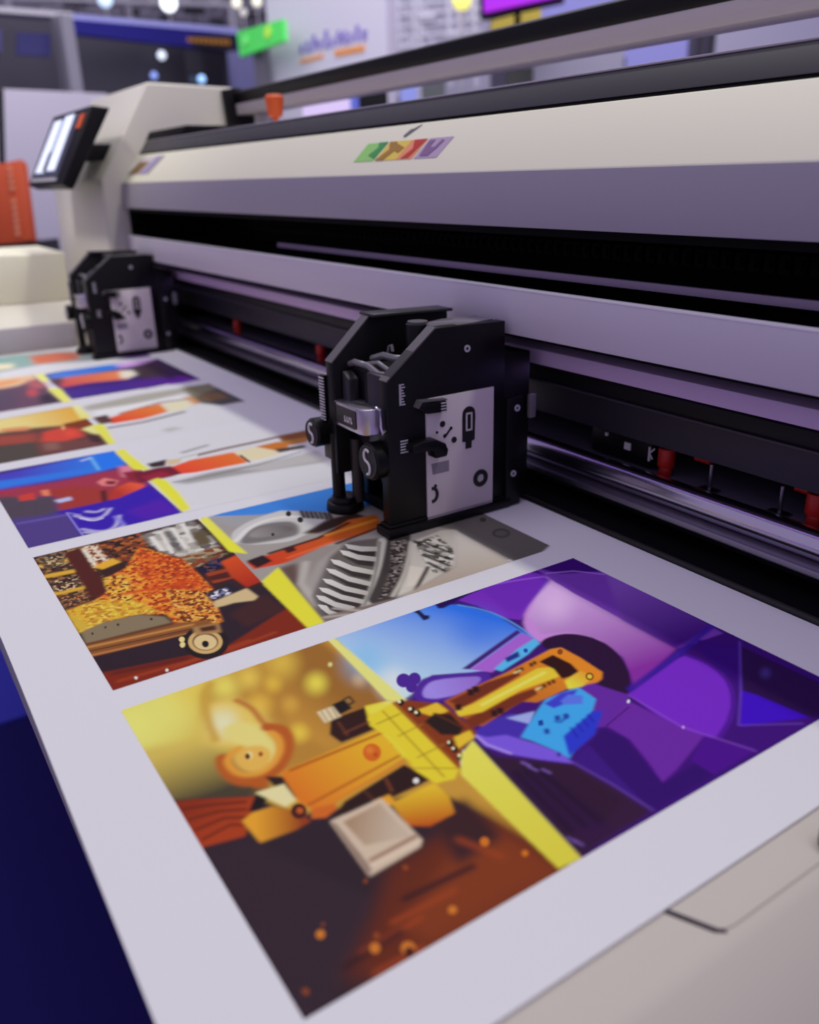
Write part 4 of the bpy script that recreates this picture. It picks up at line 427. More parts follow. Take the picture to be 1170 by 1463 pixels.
((-2480, -1640, 297, 1551),430,[["F",[[-2500,280],[-2530,795],[-1627,775],[-1594,274]],[54,32,32],0,0],["K",[[-2474,301],[-2478,434],[-2134,431],[-2071,299]],12.5,[[70,45,34],[46,32,34],[120,74,40],[150,110,70],[60,40,40]],1.0,2,0],["L",[[-2322,307],[-2312,370]],26.8,[206,156,52],3,0],["L",[[-2196,301],[-2191,365]],27.2,[206,156,52],3,0],["L",[[-2402,310],[-2400,365]],30.4,[206,156,52],3,0],["K",[[-2477,311],[-2465,373],[-2371,366],[-2375,304]],7.5,[[60,48,48],[190,170,130],[120,90,60],[40,30,34]],0.9,2,0],["K",[[-2283,306],[-2270,377],[-2197,370],[-2201,302]],7.4,[[60,40,40],[200,170,130],[90,60,50],[40,26,30]],0.9,2,0],["K",[[-2163,303],[-2156,363],[-2102,363],[-2095,301]],6.9,[[60,40,40],[180,120,70],[90,60,50]],0.9,2,0],["F",[[-2457,378],[-2460,426],[-2142,420],[-2102,370]],[78,32,28],4,0],["K",[[-2470,429],[-2472,474],[-2290,477],[-2298,423]],9.3,[[180,90,44],[210,180,150],[90,48,36],[220,200,176],[140,70,40]],1.0,2,0],["F",[[-2309,422],[-2337,487],[-2294,500],[-2274,441]],[212,160,50],3,0],["L",[[-2456,433],[-2323,432]],10.4,[216,206,190],2,0],["L",[[-2459,459],[-2332,464]],8.2,[216,206,190],3,0],["K",[[-2472,474],[-2475,619],[-2329,589],[-2270,519],[-2310,494],[-2388,478]],14.5,[[120,58,34],[60,36,32],[160,86,40],[92,50,36],[40,28,30]],1.0,3,0],["K",[[-2452,600],[-2482,778],[-2230,769],[-2207,648],[-2288,614]],27.0,[[160,152,144],[120,112,108],[186,178,170],[96,88,84],[200,196,190]],1,9,0],["L",[[-2420,626],[-2306,620]],15.0,[212,208,202],5,0],["L",[[-2453,701],[-2283,682]],15.1,[212,208,202],5,0],["L",[[-2464,738],[-2325,721]],14.8,[212,208,202],5,0],["L",[[-2441,664],[-2269,639]],14.1,[212,208,202],5,0],["L",[[-2432,677],[-2274,663]],20.6,[96,90,90],7,0],["F",[[-2388,736],[-2369,778],[-2269,764],[-2269,716]],[92,78,56],7,0],["K",[[-2225,624],[-2233,766],[-2166,764],[-2131,665],[-2165,633]],16.6,[[150,130,100],[110,86,60],[176,160,130],[130,60,40]],1,6,0],["K",[[-2375,573],[-2306,605],[-2207,648],[-2111,651],[-1975,650],[-1872,621],[-1790,608],[-1782,576],[-1846,502],[-1907,503],[-1949,444],[-1958,365],[-1942,300],[-2078,300],[-2094,374],[-2138,426],[-2211,431],[-2244,497]],10.2,[[206,116,40],[190,84,32],[176,62,26],[220,150,54],[150,52,26],[212,134,48]],1.0,2,0],["K",[[-2366,570],[-2173,651],[-1997,645],[-2009,578],[-2092,515],[-2226,521]],9.2,[[190,70,28],[206,96,34],[176,56,24],[214,120,44],[140,44,24]],0.9,2,0],["K",[[-2078,300],[-2094,374],[-2045,453],[-1928,496],[-1949,444],[-1958,365],[-1936,298]],9.9,[[206,170,52],[218,188,76],[190,140,44],[210,160,50],[176,120,44]],0.95,2,0],["K",[[-2215,426],[-2218,476],[-2097,482],[-2031,449],[-2062,405]],8.8,[[216,160,54],[190,110,40],[90,50,32],[220,180,80]],0.9,2,0],["K",[[-2048,550],[-1968,634],[-1792,606],[-1789,565],[-1853,510]],8.3,[[196,110,44],[216,166,80],[130,60,30],[206,130,50],[90,44,28]],0.95,2,0],["L",[[-2087,445],[-2052,622]],16.9,[196,70,28],9,0],["F",[[-1941,302],[-1959,359],[-1949,444],[-1900,494],[-1858,499],[-1869,402],[-1873,298]],[126,110,86],3,0],["B",[-1931,358],[1.4,2.2],[6.1,-2.1],[60,44,34],-1,0],["B",[-1926,387],[2.0,2.6],[6.7,-1.8],[60,44,34],-1,0],["B",[-1906,463],[2.1,3.0],[6.7,-1.7],[60,44,34],-1,0],["B",[-1918,324],[2.2,2.1],[6.8,-2.0],[60,44,34],-1,0],["F",[[-2071,299],[-1967,330],[-1941,302],[-1990,299]],[196,160,56],4,0],["F",[[-1880,293],[-1854,498],[-1820,577],[-1784,583],[-1794,516],[-1823,294]],[130,78,42],2,0],["L",[[-1859,293],[-1818,537]],7.2,[200,140,72],2,0],["L",[[-1817,290],[-1781,524]],10.8,[186,116,62],2,0],["L",[[-1873,298],[-1850,497]],5.4,[60,34,28],2,0],["L",[[-1838,293],[-1799,530]],4.3,[70,38,28],1,0],["F",[[-1802,295],[-1782,511],[-1785,603],[-1883,629],[-1926,717],[-1908,768],[-1759,764],[-1669,557],[-1706,354],[-1736,295]],[44,30,40],4,0],["F",[[-1727,289],[-1685,477],[-1673,571],[-1765,767],[-1627,775],[-1594,274]],[120,38,22],5,0],["L",[[-1670,316],[-1658,515]],9.7,[150,56,30],4,0],["L",[[-1652,562],[-1665,685]],9.9,[150,56,30],5,0],["L",[[-1652,430],[-1667,620]],9.5,[150,56,30],5,0],["L",[[-1708,315],[-1674,473]],10.8,[70,28,26],6,0],["F",[[-1815,629],[-1866,749],[-1757,756],[-1728,640]],[62,34,36],9,0],["B",[-1721,534],[30.9,44.0],[74.4,-27.9],[34,26,30],-1,0],["B",[-1722,533],[23.4,33.2],[53.3,-19.7],[196,160,104],-1,0],["B",[-1722,533],[17.7,25.2],[40.2,-14.8],[110,82,56],-1,0],["B",[-1719,532],[15.9,22.0],[33.9,-12.5],[206,180,130],-1,0],["B",[-1711,529],[4.9,6.6],[14.8,-5.3],[34,22,24],-1,0],["F",[[-1805,532],[-1790,592],[-1740,580],[-1766,524]],[160,120,76],2,0],["F",[[-1794,544],[-1784,583],[-1758,576],[-1771,542]],[70,36,28],2,0],["B",[-1764,491],[3.7,5.6],[12.6,-4.4],[216,196,130],-1,0],["B",[-1739,484],[3.7,5.0],[12.3,-4.8],[216,196,130],-1,0],["B",[-1661,352],[2.3,2.9],[6.5,-1.8],[240,226,200],-1,0],["B",[-1652,418],[2.2,2.6],[6.4,-2.3],[240,226,200],-1,0],["K",[[-2125,659],[-2154,735],[-2102,734],[-2062,662]],16.2,[[30,26,56],[60,54,90],[24,20,36],[90,60,60]],1,4,0],["F",[[-2078,668],[-2070,748],[-2003,742],[-2004,662]],[150,60,34],3,0],["F",[[-2054,659],[-2052,725],[-2012,716],[-2023,662]],[76,30,28],2,0],["F",[[-1960,620],[-1982,697],[-1928,714],[-1897,620]],[38,32,46],2,0],["K",[[-1951,627],[-1961,681],[-1918,678],[-1918,628]],9.1,[[220,214,220],[120,116,150],[60,56,80]],0.9,2,0],["F",[[-1904,623],[-1925,724],[-1862,729],[-1848,712],[-1866,664],[-1867,615]],[196,170,126],3,0],["G",[[-2125,731],[-2144,794],[-1987,792],[-1940,775],[-1929,726],[-2001,719]],[-2120,753],[196,72,30],[-1942,746],[164,42,24],2,0],["G",[[-2471,801],[-2471,815],[-2288,804],[-2142,817],[-2175,779]],[-2415,804],[214,212,60],[-2161,801],[222,200,50],3,0],["F",[[-1921,770],[-1980,843],[-1635,800],[-1634,758]],[212,204,52],2,0],["L",[[-2185,708],[-2175,791],[-2122,808],[-2099,870]],8.6,[44,24,28],2,0],["F",[[-2487,806],[-2558,1304],[-2380,1540],[-1661,1558],[-1637,798],[-1934,771]],[150,141,138],0,0],["F",[[-2487,806],[-2558,1304],[-2312,1184],[-2389,1012],[-2436,874]],[206,206,212],5,0],["F",[[-2474,832],[-2511,1012],[-2540,1297],[-2503,1488],[-2239,1327],[-2282,1156],[-2384,1042],[-2387,958]],[58,122,204],5,0],["F",[[-2483,820],[-2372,1004],[-2372,1058],[-2334,976],[-2345,857]],[150,146,150],8,0],["F",[[-2309,844],[-2326,862],[-2340,882],[-2353,903],[-2363,926],[-2371,951],[-2377,974],[-2380,995],[-2381,1015],[-2379,1033],[-2371,1053],[-2357,1075],[-2336,1098],[-2309,1123],[-2283,1136],[-2259,1137],[-2236,1126],[-2215,1104],[-2198,1084],[-2183,1064],[-2171,1045],[-2162,1027],[-2154,1011],[-2148,995],[-2143,980],[-2139,965],[-2141,946],[-2147,923],[-2159,896],[-2175,864],[-2193,841],[-2211,825],[-2231,817],[-2252,817],[-2272,822],[-2291,831]],[186,182,182],4,0],["F",[[-2268,860],[-2285,877],[-2297,895],[-2306,914],[-2310,934],[-2311,955],[-2308,974],[-2303,991],[-2295,1007],[-2285,1021],[-2271,1029],[-2254,1031],[-2233,1029],[-2208,1020],[-2190,1011],[-2177,1001],[-2170,990],[-2168,977],[-2169,959],[-2171,936],[-2176,908],[-2184,874],[-2192,850],[-2202,834],[-2213,828],[-2225,831],[-2238,837],[-2252,847]],[112,106,106],8,0],["G",[[-2263,878],[-2277,894],[-2286,912],[-2289,931],[-2286,952],[-2277,974],[-2267,990],[-2255,1001],[-2241,1007],[-2225,1007],[-2214,1002],[-2207,992],[-2203,977],[-2203,957],[-2206,937],[-2211,918],[-2218,899],[-2228,881],[-2239,872],[-2251,871]],[-2254,879],[140,134,134],[-2247,1009],[92,86,88],6,0],["L",[[-2238,823],[-2243,828],[-2254,839],[-2270,855],[-2292,877],[-2310,899],[-2323,923],[-2332,948],[-2335,973],[-2335,995],[-2332,1015],[-2325,1032],[-2315,1046],[-2307,1056],[-2302,1063],[-2299,1066]],18.7,[206,202,202],5,0],["B",[-2345,1049],[5.1,7.0],[21.5,-10.7],[40,34,36],-1,0],["B",[-2275,1056],[5.6,7.3],[21.1,-10.1],[40,34,36],-1,0],["B",[-2218,935],[3.0,3.8],[11.1,-5.0],[40,34,36],-1,0],["L",[[-2340,1092],[-2286,1076]],13.4,[44,38,40],2,0],["L",[[-2328,1103],[-2275,1086]],13.3,[44,38,40],2,0],["L",[[-2317,1114],[-2264,1097]],13.4,[44,38,40],2,0],["L",[[-2306,1124],[-2252,1108]],12.8,[44,38,40],2,0],["L",[[-2294,1135],[-2241,1118]],12.2,[44,38,40],2,0],["L",[[-2283,1146],[-2230,1129]],12.8,[44,38,40],2,0],["L",[[-2272,1156],[-2219,1139]],12.8,[44,38,40],2,0],["F",[[-2170,1012],[-2223,1125],[-2228,1228],[-2170,1239],[-2142,1050]],[52,34,30],6,0],["G",[[-2076,788],[-2099,917],[-2120,1059],[-2183,1179],[-2171,1273],[-2086,1246],[-2053,1169],[-2058,1046],[-2001,908],[-2022,787]],[-2043,833],[190,56,26],[-2126,1213],[184,92,34],4,0],["L",[[-2095,867],[-2110,1033],[-2161,1167]],13.1,[52,26,24],4,0],["L",[[-2115,1066],[-2131,1249]],18.5,[226,132,44],5,0],["L",[[-2035,896],[-2059,1057]],10.2,[226,92,44],3,0],["L",[[-2041,1058],[-2072,1224]],11.9,[70,34,26],4,0],["F",[[-2086,792],[-2096,848],[-2042,852],[-2025,798]],[40,24,28],3,0],["F",[[-2101,913],[-2103,948],[-2068,941],[-2064,910]],[60,24,22],3,0],["F",[[-1997,845],[-2049,1021],[-2022,1058],[-1956,952],[-1816,826]],[138,128,124],6,0],["F",[[-1985,844],[-1991,903],[-1811,832],[-1676,823],[-1657,796]],[92,72,66],10,0],["L",[[-1976,924],[-1862,853],[-1728,833]],21.5,[170,162,156],8,0],["F",[[-1972,1000],[-2032,1094],[-1999,1191],[-1844,1105],[-1641,938],[-1637,798],[-1782,844]],[96,88,86],6,0],["F",[[-1993,1064],[-1950,1089],[-1923,1129],[-1892,1107],[-1917,1070],[-1962,1062]],[52,44,44],3,0],["G",[[-2025,1076],[-2002,1093],[-1980,1107],[-1949,1145],[-1922,1128],[-1949,1088],[-1990,1068]],[-2020,1072],[204,199,194],[-1938,1138],[168,160,154],1,0],["F",[[-1964,1031],[-1907,1053],[-1865,1090],[-1835,1069],[-1875,1035],[-1934,1030]],[52,44,44],3,0],["G",[[-1995,1043],[-1972,1060],[-1935,1070],[-1889,1104],[-1863,1088],[-1905,1052],[-1961,1035]],[-1990,1039],[204,199,194],[-1879,1098],[168,160,154],1,0],["F",[[-1925,980],[-1852,1003],[-1795,1039],[-1767,1020],[-1822,986],[-1896,980]],[52,44,44],3,0],["G",[[-1955,991],[-1932,1008],[-1879,1019],[-1818,1053],[-1793,1038],[-1850,1002],[-1922,984]],[-1950,988],[204,199,194],[-1808,1047],[168,160,154],1,0],["F",[[-1880,943],[-1802,963],[-1740,996],[-1714,978],[-1773,947],[-1852,942]],[52,44,44],2,0],["G",[[-1909,952],[-1887,969],[-1828,978],[-1761,1010],[-1738,996],[-1800,963],[-1877,947]],[-1903,949],[204,199,194],[-1752,1004],[168,160,154],1,0],["F",[[-1831,905],[-1758,928],[-1699,963],[-1674,946],[-1730,913],[-1804,905]],[52,44,44],3,0],["G",[[-1858,914],[-1837,931],[-1782,942],[-1720,975],[-1698,962],[-1756,927],[-1828,909]],[-1853,912],[204,199,194],[-1711,970],[168,160,154],1,0],["F",[[-1790,873],[-1720,897],[-1664,931],[-1640,915],[-1694,882],[-1764,873]],[52,44,44],2,0],["G",[[-1817,881],[-1796,898],[-1744,910],[-1684,943],[-1663,931],[-1719,896],[-1788,877]],[-1812,879],[204,199,194],[-1676,938],[168,160,154],1,0],["F",[[-1755,846],[-1695,864],[-1648,894],[-1624,877],[-1669,850],[-1730,846]],[52,44,44],2,0],["G",[[-1781,854],[-1761,870],[-1718,877],[-1667,905],[-1646,893],[-1693,863],[-1752,849]],[-1776,851],[204,199,194],[-1659,900],[168,160,154],1,0],["F",[[-1708,826],[-1664,832],[-1631,850],[-1608,834],[-1639,819],[-1684,827]],[52,44,44],2,0],["G",[[-1733,834],[-1713,850],[-1686,845],[-1650,860],[-1630,849],[-1662,832],[-1706,830]],[-1728,832],[204,199,194],[-1642,856],[168,160,154],1,0],["L",[[-1983,1186],[-1974,1180],[-1957,1168],[-1931,1151],[-1898,1129],[-1865,1106],[-1834,1084],[-1803,1061],[-1773,1038],[-1745,1016],[-1720,996],[-1697,976],[-1677,957],[-1662,944],[-1652,935],[-1647,930]],32.9,[180,174,168],3,0],["L",[[-1977,1168],[-1969,1163],[-1953,1152],[-1930,1137],[-1900,1117],[-1869,1096],[-1839,1075],[-1809,1053],[-1778,1030],[-1751,1009],[-1727,989],[-1705,971],[-1686,953],[-1672,941],[-1663,932],[-1659,928]],6.5,[90,82,80],2,0],["L",[[-1975,1235],[-1967,1228],[-1949,1216],[-1924,1198],[-1891,1174],[-1861,1152],[-1833,1131],[-1808,1112],[-1785,1093],[-1762,1074],[-1739,1054],[-1716,1034],[-1694,1013],[-1677,997],[-1666,987],[-1661,982]],70.4,[62,54,54],4,0],["K",[[-1956,1196],[-1943,1241],[-1811,1149],[-1726,1070],[-1668,1000],[-1665,975],[-1800,1097]],10.7,[[40,34,36],[110,100,96],[60,52,52],[150,140,132]],0.8,3,0],["L",[[-1921,1243],[-1914,1237],[-1899,1226],[-1876,1209],[-1848,1188],[-1821,1167],[-1796,1146],[-1772,1127],[-1751,1108],[-1731,1089],[-1713,1071],[-1696,1054],[-1681,1037],[-1670,1025],[-1662,1017],[-1659,1013]],12.8,[176,168,158],3,0],["F",[[-1921,1243],[-1940,1361],[-1917,1413],[-1712,1251],[-1653,1080],[-1652,1022],[-1770,1138]],[190,182,172],4,0],["K",[[-1910,1246],[-1917,1333],[-1794,1311],[-1675,1203],[-1720,1174]],14.9,[[200,192,184],[60,54,52],[176,168,160],[120,112,106],[206,200,192]],0.9,3,0],["L",[[-1877,1273],[-1782,1292]],11.5,[44,38,38],2,0],["L",[[-1846,1241],[-1752,1264]],12.5,[44,38,38],3,0],["L",[[-1823,1219],[-1722,1237]],12.1,[44,38,38],3,0],["L",[[-1773,1201],[-1695,1208]],11.5,[44,38,38],3,0],["L",[[-1920,1253],[-1859,1260]],12.5,[44,38,38],3,0],["F",[[-1787,1149],[-1740,1179],[-1673,1112],[-1682,1070]],[206,196,184],4,0],["L",[[-1748,1184],[-1653,1080]],12.0,[60,52,50],3,0],["G",[[-1918,1402],[-1671,1391],[-1593,1396],[-1585,1158],[-1633,992],[-1704,1245]],[-1873,1392],[206,198,190],[-1602,1271],[168,152,138],6,0],["F",[[-1669,819],[-1647,1001],[-1621,1184],[-1585,1158],[-1634,796]],[120,104,96],5,0],["L",[[-1690,856],[-1627,917]],8.5,[170,160,154],2,0],["L",[[-1662,815],[-1640,872]],8.9,[170,160,154],2,0],["G",[[-2047,1320],[-2037,1550],[-1662,1556],[-1590,1397],[-1918,1402]],[-1933,1472],[70,64,68],[-1644,1445],[58,52,58],5,1],["B",[-1814,1496],[16.6,21.6],[28.9,-23.6],[46,42,48],-0.9,1],["B",[-1814,1496],[11.2,14.3],[16.5,-13.5],[62,56,62],-0.9,1],["B",[-1931,1518],[6.6,7.9],[14.2,-11.3],[40,36,42],-0.9,1],["G",[[-2474,798],[-2485,826],[-2271,817],[-2129,815],[-2175,778]],[-2427,809],[226,226,80],[-2153,807],[222,216,50],3,0],["F",[[-1939,773],[-1995,848],[-1640,804],[-1634,761]],[214,206,54],3,0]]),
((-3404, -2560, 299, 1546),300,[["F",[[-3612,11],[-3411,779],[-2567,774],[-2549,299],[-2535,76]],[64,46,130],0,0],["G",[[-3315,-8],[-3411,779],[-3191,772],[-3165,667],[-3172,-17]],[-3314,403],[66,60,176],[-3254,690],[40,112,214],13,0],["F",[[-3339,50],[-3261,456],[-3237,659],[-3176,670],[-3192,321],[-3234,41]],[44,112,210],14,0],["F",[[-3393,687],[-3404,777],[-3198,770],[-3178,667]],[36,110,220],6,0],["L",[[-3373,682],[-3191,667]],10.5,[110,176,236],6,0],["L",[[-3347,642],[-3363,677]],12.7,[200,200,230],5,0],["F",[[-3232,-13],[-3144,495],[-3154,664],[-3146,796],[-2934,772],[-2826,745],[-2809,659],[-2854,491],[-2993,463],[-3134,-19]],[150,48,70],14,0],["F",[[-3153,-18],[-3096,312],[-2976,471],[-2827,445],[-2791,311],[-2739,50]],[74,62,76],14,0],["F",[[-3074,432],[-3054,550],[-2979,618],[-2856,660],[-2812,575],[-2830,446],[-2980,466]],[150,50,46],9,0],["G",[[-2947,660],[-2974,719],[-2922,755],[-2832,745],[-2809,659],[-2841,607]],[-2882,655],[170,50,40],[-2892,733],[222,82,50],6,0],["F",[[-3071,360],[-3076,414],[-2994,404],[-3009,355]],[190,58,50],8,0],["F",[[-2946,453],[-2949,507],[-2910,507],[-2907,462]],[170,180,226],5,0],["F",[[-3082,436],[-3074,462],[-3001,453],[-3017,432]],[220,120,90],6,0],["F",[[-3047,623],[-3082,658],[-3018,693],[-2967,666],[-2994,629]],[214,120,120],7,0],["F",[[-3043,654],[-3018,686],[-2982,670],[-3002,644]],[110,30,44],4,0],["F",[[-2940,608],[-2948,629],[-2814,600],[-2817,582]],[80,26,34],8,0],["F",[[-3188,740],[-3165,788],[-3026,747],[-3051,715]],[206,120,140],9,0],["F",[[-3103,730],[-3085,805],[-2942,761],[-2994,725]],[130,34,52],7,0],["F",[[-2822,438],[-2824,531],[-2828,640],[-2901,768],[-2567,774],[-2561,582],[-2579,449]],[52,24,160],8,0],["F",[[-2692,625],[-2737,760],[-2576,767],[-2576,649]],[76,26,160],14,0],["F",[[-2860,268],[-2791,465],[-2550,453],[-2552,300]],[74,56,122],10,0],["L",[[-2791,311],[-2774,462]],15.5,[96,80,156],8,0],["L",[[-2753,477],[-2749,479],[-2741,483],[-2728,489],[-2711,496],[-2698,505],[-2689,515],[-2684,525],[-2684,536],[-2687,547],[-2695,557],[-2707,567],[-2723,576],[-2736,584],[-2744,588],[-2748,591]],10.6,[196,186,230],3,0],["L",[[-2716,488],[-2713,489],[-2707,493],[-2697,498],[-2684,504],[-2675,511],[-2670,518],[-2668,526],[-2670,533],[-2672,539],[-2673,543],[-2673,545]],10.4,[196,186,230],2,0],["L",[[-2619,467],[-2615,470],[-2607,475],[-2595,483],[-2580,493],[-2569,504],[-2562,516],[-2560,528],[-2563,541],[-2571,554],[-2584,564],[-2603,574],[-2627,583],[-2645,590],[-2658,594],[-2664,597]],10.2,[196,186,230],3,0],["L",[[-2587,467],[-2583,471],[-2576,478],[-2566,489],[-2552,503],[-2544,517],[-2541,531],[-2545,546],[-2554,561],[-2562,573],[-2566,580],[-2569,584]],10.5,[196,186,230],3,0],["L",[[-2769,517],[-2767,519],[-2763,522],[-2757,527],[-2749,534],[-2744,541],[-2742,548],[-2744,555],[-2749,562],[-2752,567],[-2755,570],[-2756,572]],11.0,[196,186,230],3,0],["L",[[-2785,461],[-2556,457]],5.8,[130,120,200],2,0],["L",[[-2795,461],[-2749,495]],6.7,[140,130,200],2,0],["L",[[-2557,455],[-2561,582]],4.4,[140,130,200],2,0],["L",[[-2665,583],[-2576,586]],12.1,[130,120,210],3,0],["F",[[-3237,798],[-3799,1393],[-3186,1403],[-3043,1566],[-2525,1288],[-2502,926],[-2642,804]],[203,200,206],0,0],["F",[[-2871,848],[-2906,1000],[-2869,1312],[-2789,1415],[-2748,1401],[-2804,1103],[-2829,882]],[150,146,146],16,0],["F",[[-2871,1078],[-2888,1321],[-2902,1445],[-2767,1411],[-2794,1179]],[176,172,172],12,0],["F",[[-3215,985],[-3253,1118],[-3230,1124],[-3192,998]],[150,148,150],7,0],["L",[[-3128,975],[-3152,1151],[-3159,1300],[-3170,1404]],22.4,[96,52,30],5,0],["F",[[-3134,967],[-3144,1042],[-3099,1012],[-3076,957]],[206,204,204],2,0],["F",[[-3150,837],[-3158,919],[-3080,886],[-3091,838]],[52,38,40],4,0],["F",[[-3147,915],[-3136,965],[-3084,947],[-3072,896]],[200,176,140],3,0],["G",[[-3050,892],[-3091,989],[-3084,1166],[-2954,1167],[-2925,1155],[-2931,951],[-2957,886]],[-2980,904],[220,64,44],[-3026,1142],[216,104,44],4,0],["F",[[-3084,1166],[-3098,1273],[-2997,1322],[-2964,1329],[-2917,1249],[-2934,1166]],[214,200,166],5,0],["L",[[-3026,1170],[-2924,1165]],9.9,[50,30,30],2,0],["F",[[-3065,760],[-3079,854],[-3066,904],[-2953,907],[-2942,859],[-2945,749]],[108,26,44],6,0],["F",[[-3011,769],[-3028,856],[-2953,876],[-2941,785]],[140,30,56],6,0],["L",[[-2932,887],[-2916,1004],[-2911,1149],[-2948,1350]],13.7,[216,214,216],3,0],["L",[[-2876,849],[-2866,991],[-2872,1173],[-2923,1382]],7.7,[96,90,92],3,0],["F",[[-3098,1266],[-3107,1367],[-3052,1400],[-3007,1364],[-3009,1306]],[190,110,44],6,0],["F",[[-3020,1311],[-2996,1434],[-2961,1423],[-2966,1308]],[66,52,50],4,0],["F",[[-3184,1402],[-3190,1670],[-3092,1625],[-3050,1460],[-3095,1383]],[90,52,34],6,1],["F",[[-3103,1372],[-3096,1499],[-3030,1466],[-3026,1388]],[120,74,40],5,1],["B",[-3651,1479],[25.2,31.6],[57.3,-24.4],[104,94,128],0.8,1],["G",[[-3634,811],[-3569,831],[-3325,821],[-3070,824],[-3108,775],[-3328,779]],[-3551,811],[224,224,92],[-3104,797],[222,216,60],4,0],["F",[[-2950,789],[-2959,819],[-2909,836],[-2752,828],[-2585,808],[-2567,774]],[226,218,60],3,0]]),
((-4325, -3506, 299, 1540),240,[["F",[[-4200,131],[-4279,832],[-3511,792],[-3442,212]],[94,58,54],0,0],["G",[[-4200,131],[-4279,832],[-3964,848],[-3940,704],[-4032,455],[-3998,115]],[-4122,530],[222,196,130],[-4134,798],[212,160,62],15,0],["F",[[-4159,184],[-4134,594],[-4001,569],[-3983,167]],[226,196,126],21,0],["F",[[-4058,459],[-4027,574],[-3950,560],[-4007,451]],[206,130,90],12,0],["F",[[-3966,709],[-3999,844],[-3870,850],[-3828,752],[-3873,695]],[120,52,26],10,0],["F",[[-3828,752],[-3862,822],[-3678,800],[-3725,775]],[224,214,140],7,0],["F",[[-3885,607],[-3911,703],[-3828,752],[-3698,739],[-3666,643],[-3727,564]],[196,66,54],17,0],["B",[-3784,699],[27.6,35.7],[83.6,-19.1],[222,74,56],0.9,0],["F",[[-3947,384],[-3880,576],[-3735,554],[-3805,363]],[150,66,56],18,0],["F",[[-3783,200],[-3743,544],[-3512,521],[-3492,369],[-3495,169]],[74,64,60],16,0],["F",[[-3716,544],[-3642,707],[-3655,794],[-3527,787],[-3525,534]],[104,62,62],16,0],["F",[[-3697,569],[-3681,623],[-3564,609],[-3580,557]],[130,88,80],16,0],["F",[[-3717,749],[-3659,789],[-3529,785],[-3589,741]],[64,40,46],9,0],["B",[-3902,695],[9.6,12.7],[59.0,-13.0],[240,176,120],0.9,0],["F",[[-4243,827],[-4393,1390],[-4269,1616],[-3826,1571],[-3223,1413],[-3107,812],[-3386,804]],[203,200,206],0,0],["F",[[-4248,866],[-4315,1153],[-4320,1396],[-4205,1386],[-4133,1098],[-4140,853]],[164,158,150],19,0],["F",[[-4113,886],[-4163,1341],[-4062,1305],[-3979,865]],[214,212,214],14,0],["L",[[-3990,974],[-4078,1194],[-4064,1321]],19.7,[110,60,40],8,0],["G",[[-3927,891],[-4028,1053],[-4055,1187],[-3885,1173],[-3817,1030],[-3829,890]],[-3851,909],[214,66,40],[-3967,1173],[216,120,56],10,0],["F",[[-4043,1183],[-4053,1317],[-3931,1305],[-3873,1239],[-3864,1166]],[222,206,176],11,0],["F",[[-4103,1320],[-4106,1411],[-3984,1403],[-3924,1314]],[196,140,90],14,0],["F",[[-3994,846],[-4010,915],[-3855,903],[-3852,845]],[82,50,48],10,0],["L",[[-3817,889],[-3817,1030],[-3854,1163]],15.6,[220,218,220],5,0],["L",[[-3768,861],[-3767,1014],[-3826,1222]],23.1,[90,84,84],10,0],["F",[[-3586,1034],[-3600,1090],[-3559,1128],[-3531,1054]],[176,172,172],12,0],["F",[[-4288,1385],[-4407,1556],[-3839,1546],[-3833,1410],[-3934,1347]],[52,48,54],13,1],["F",[[-4317,1380],[-4393,1518],[-4202,1541],[-4066,1366]],[84,76,70],19,1],["F",[[-4116,1399],[-4110,1504],[-3955,1504],[-3955,1384]],[84,60,48],18,1],["G",[[-4288,821],[-4297,854],[-3999,844],[-4007,795]],[-4249,825],[230,224,150],[-4017,823],[232,206,120],5,0],["F",[[-3865,811],[-3849,857],[-3528,820],[-3446,827],[-3496,788]],[226,222,74],6,0]]),
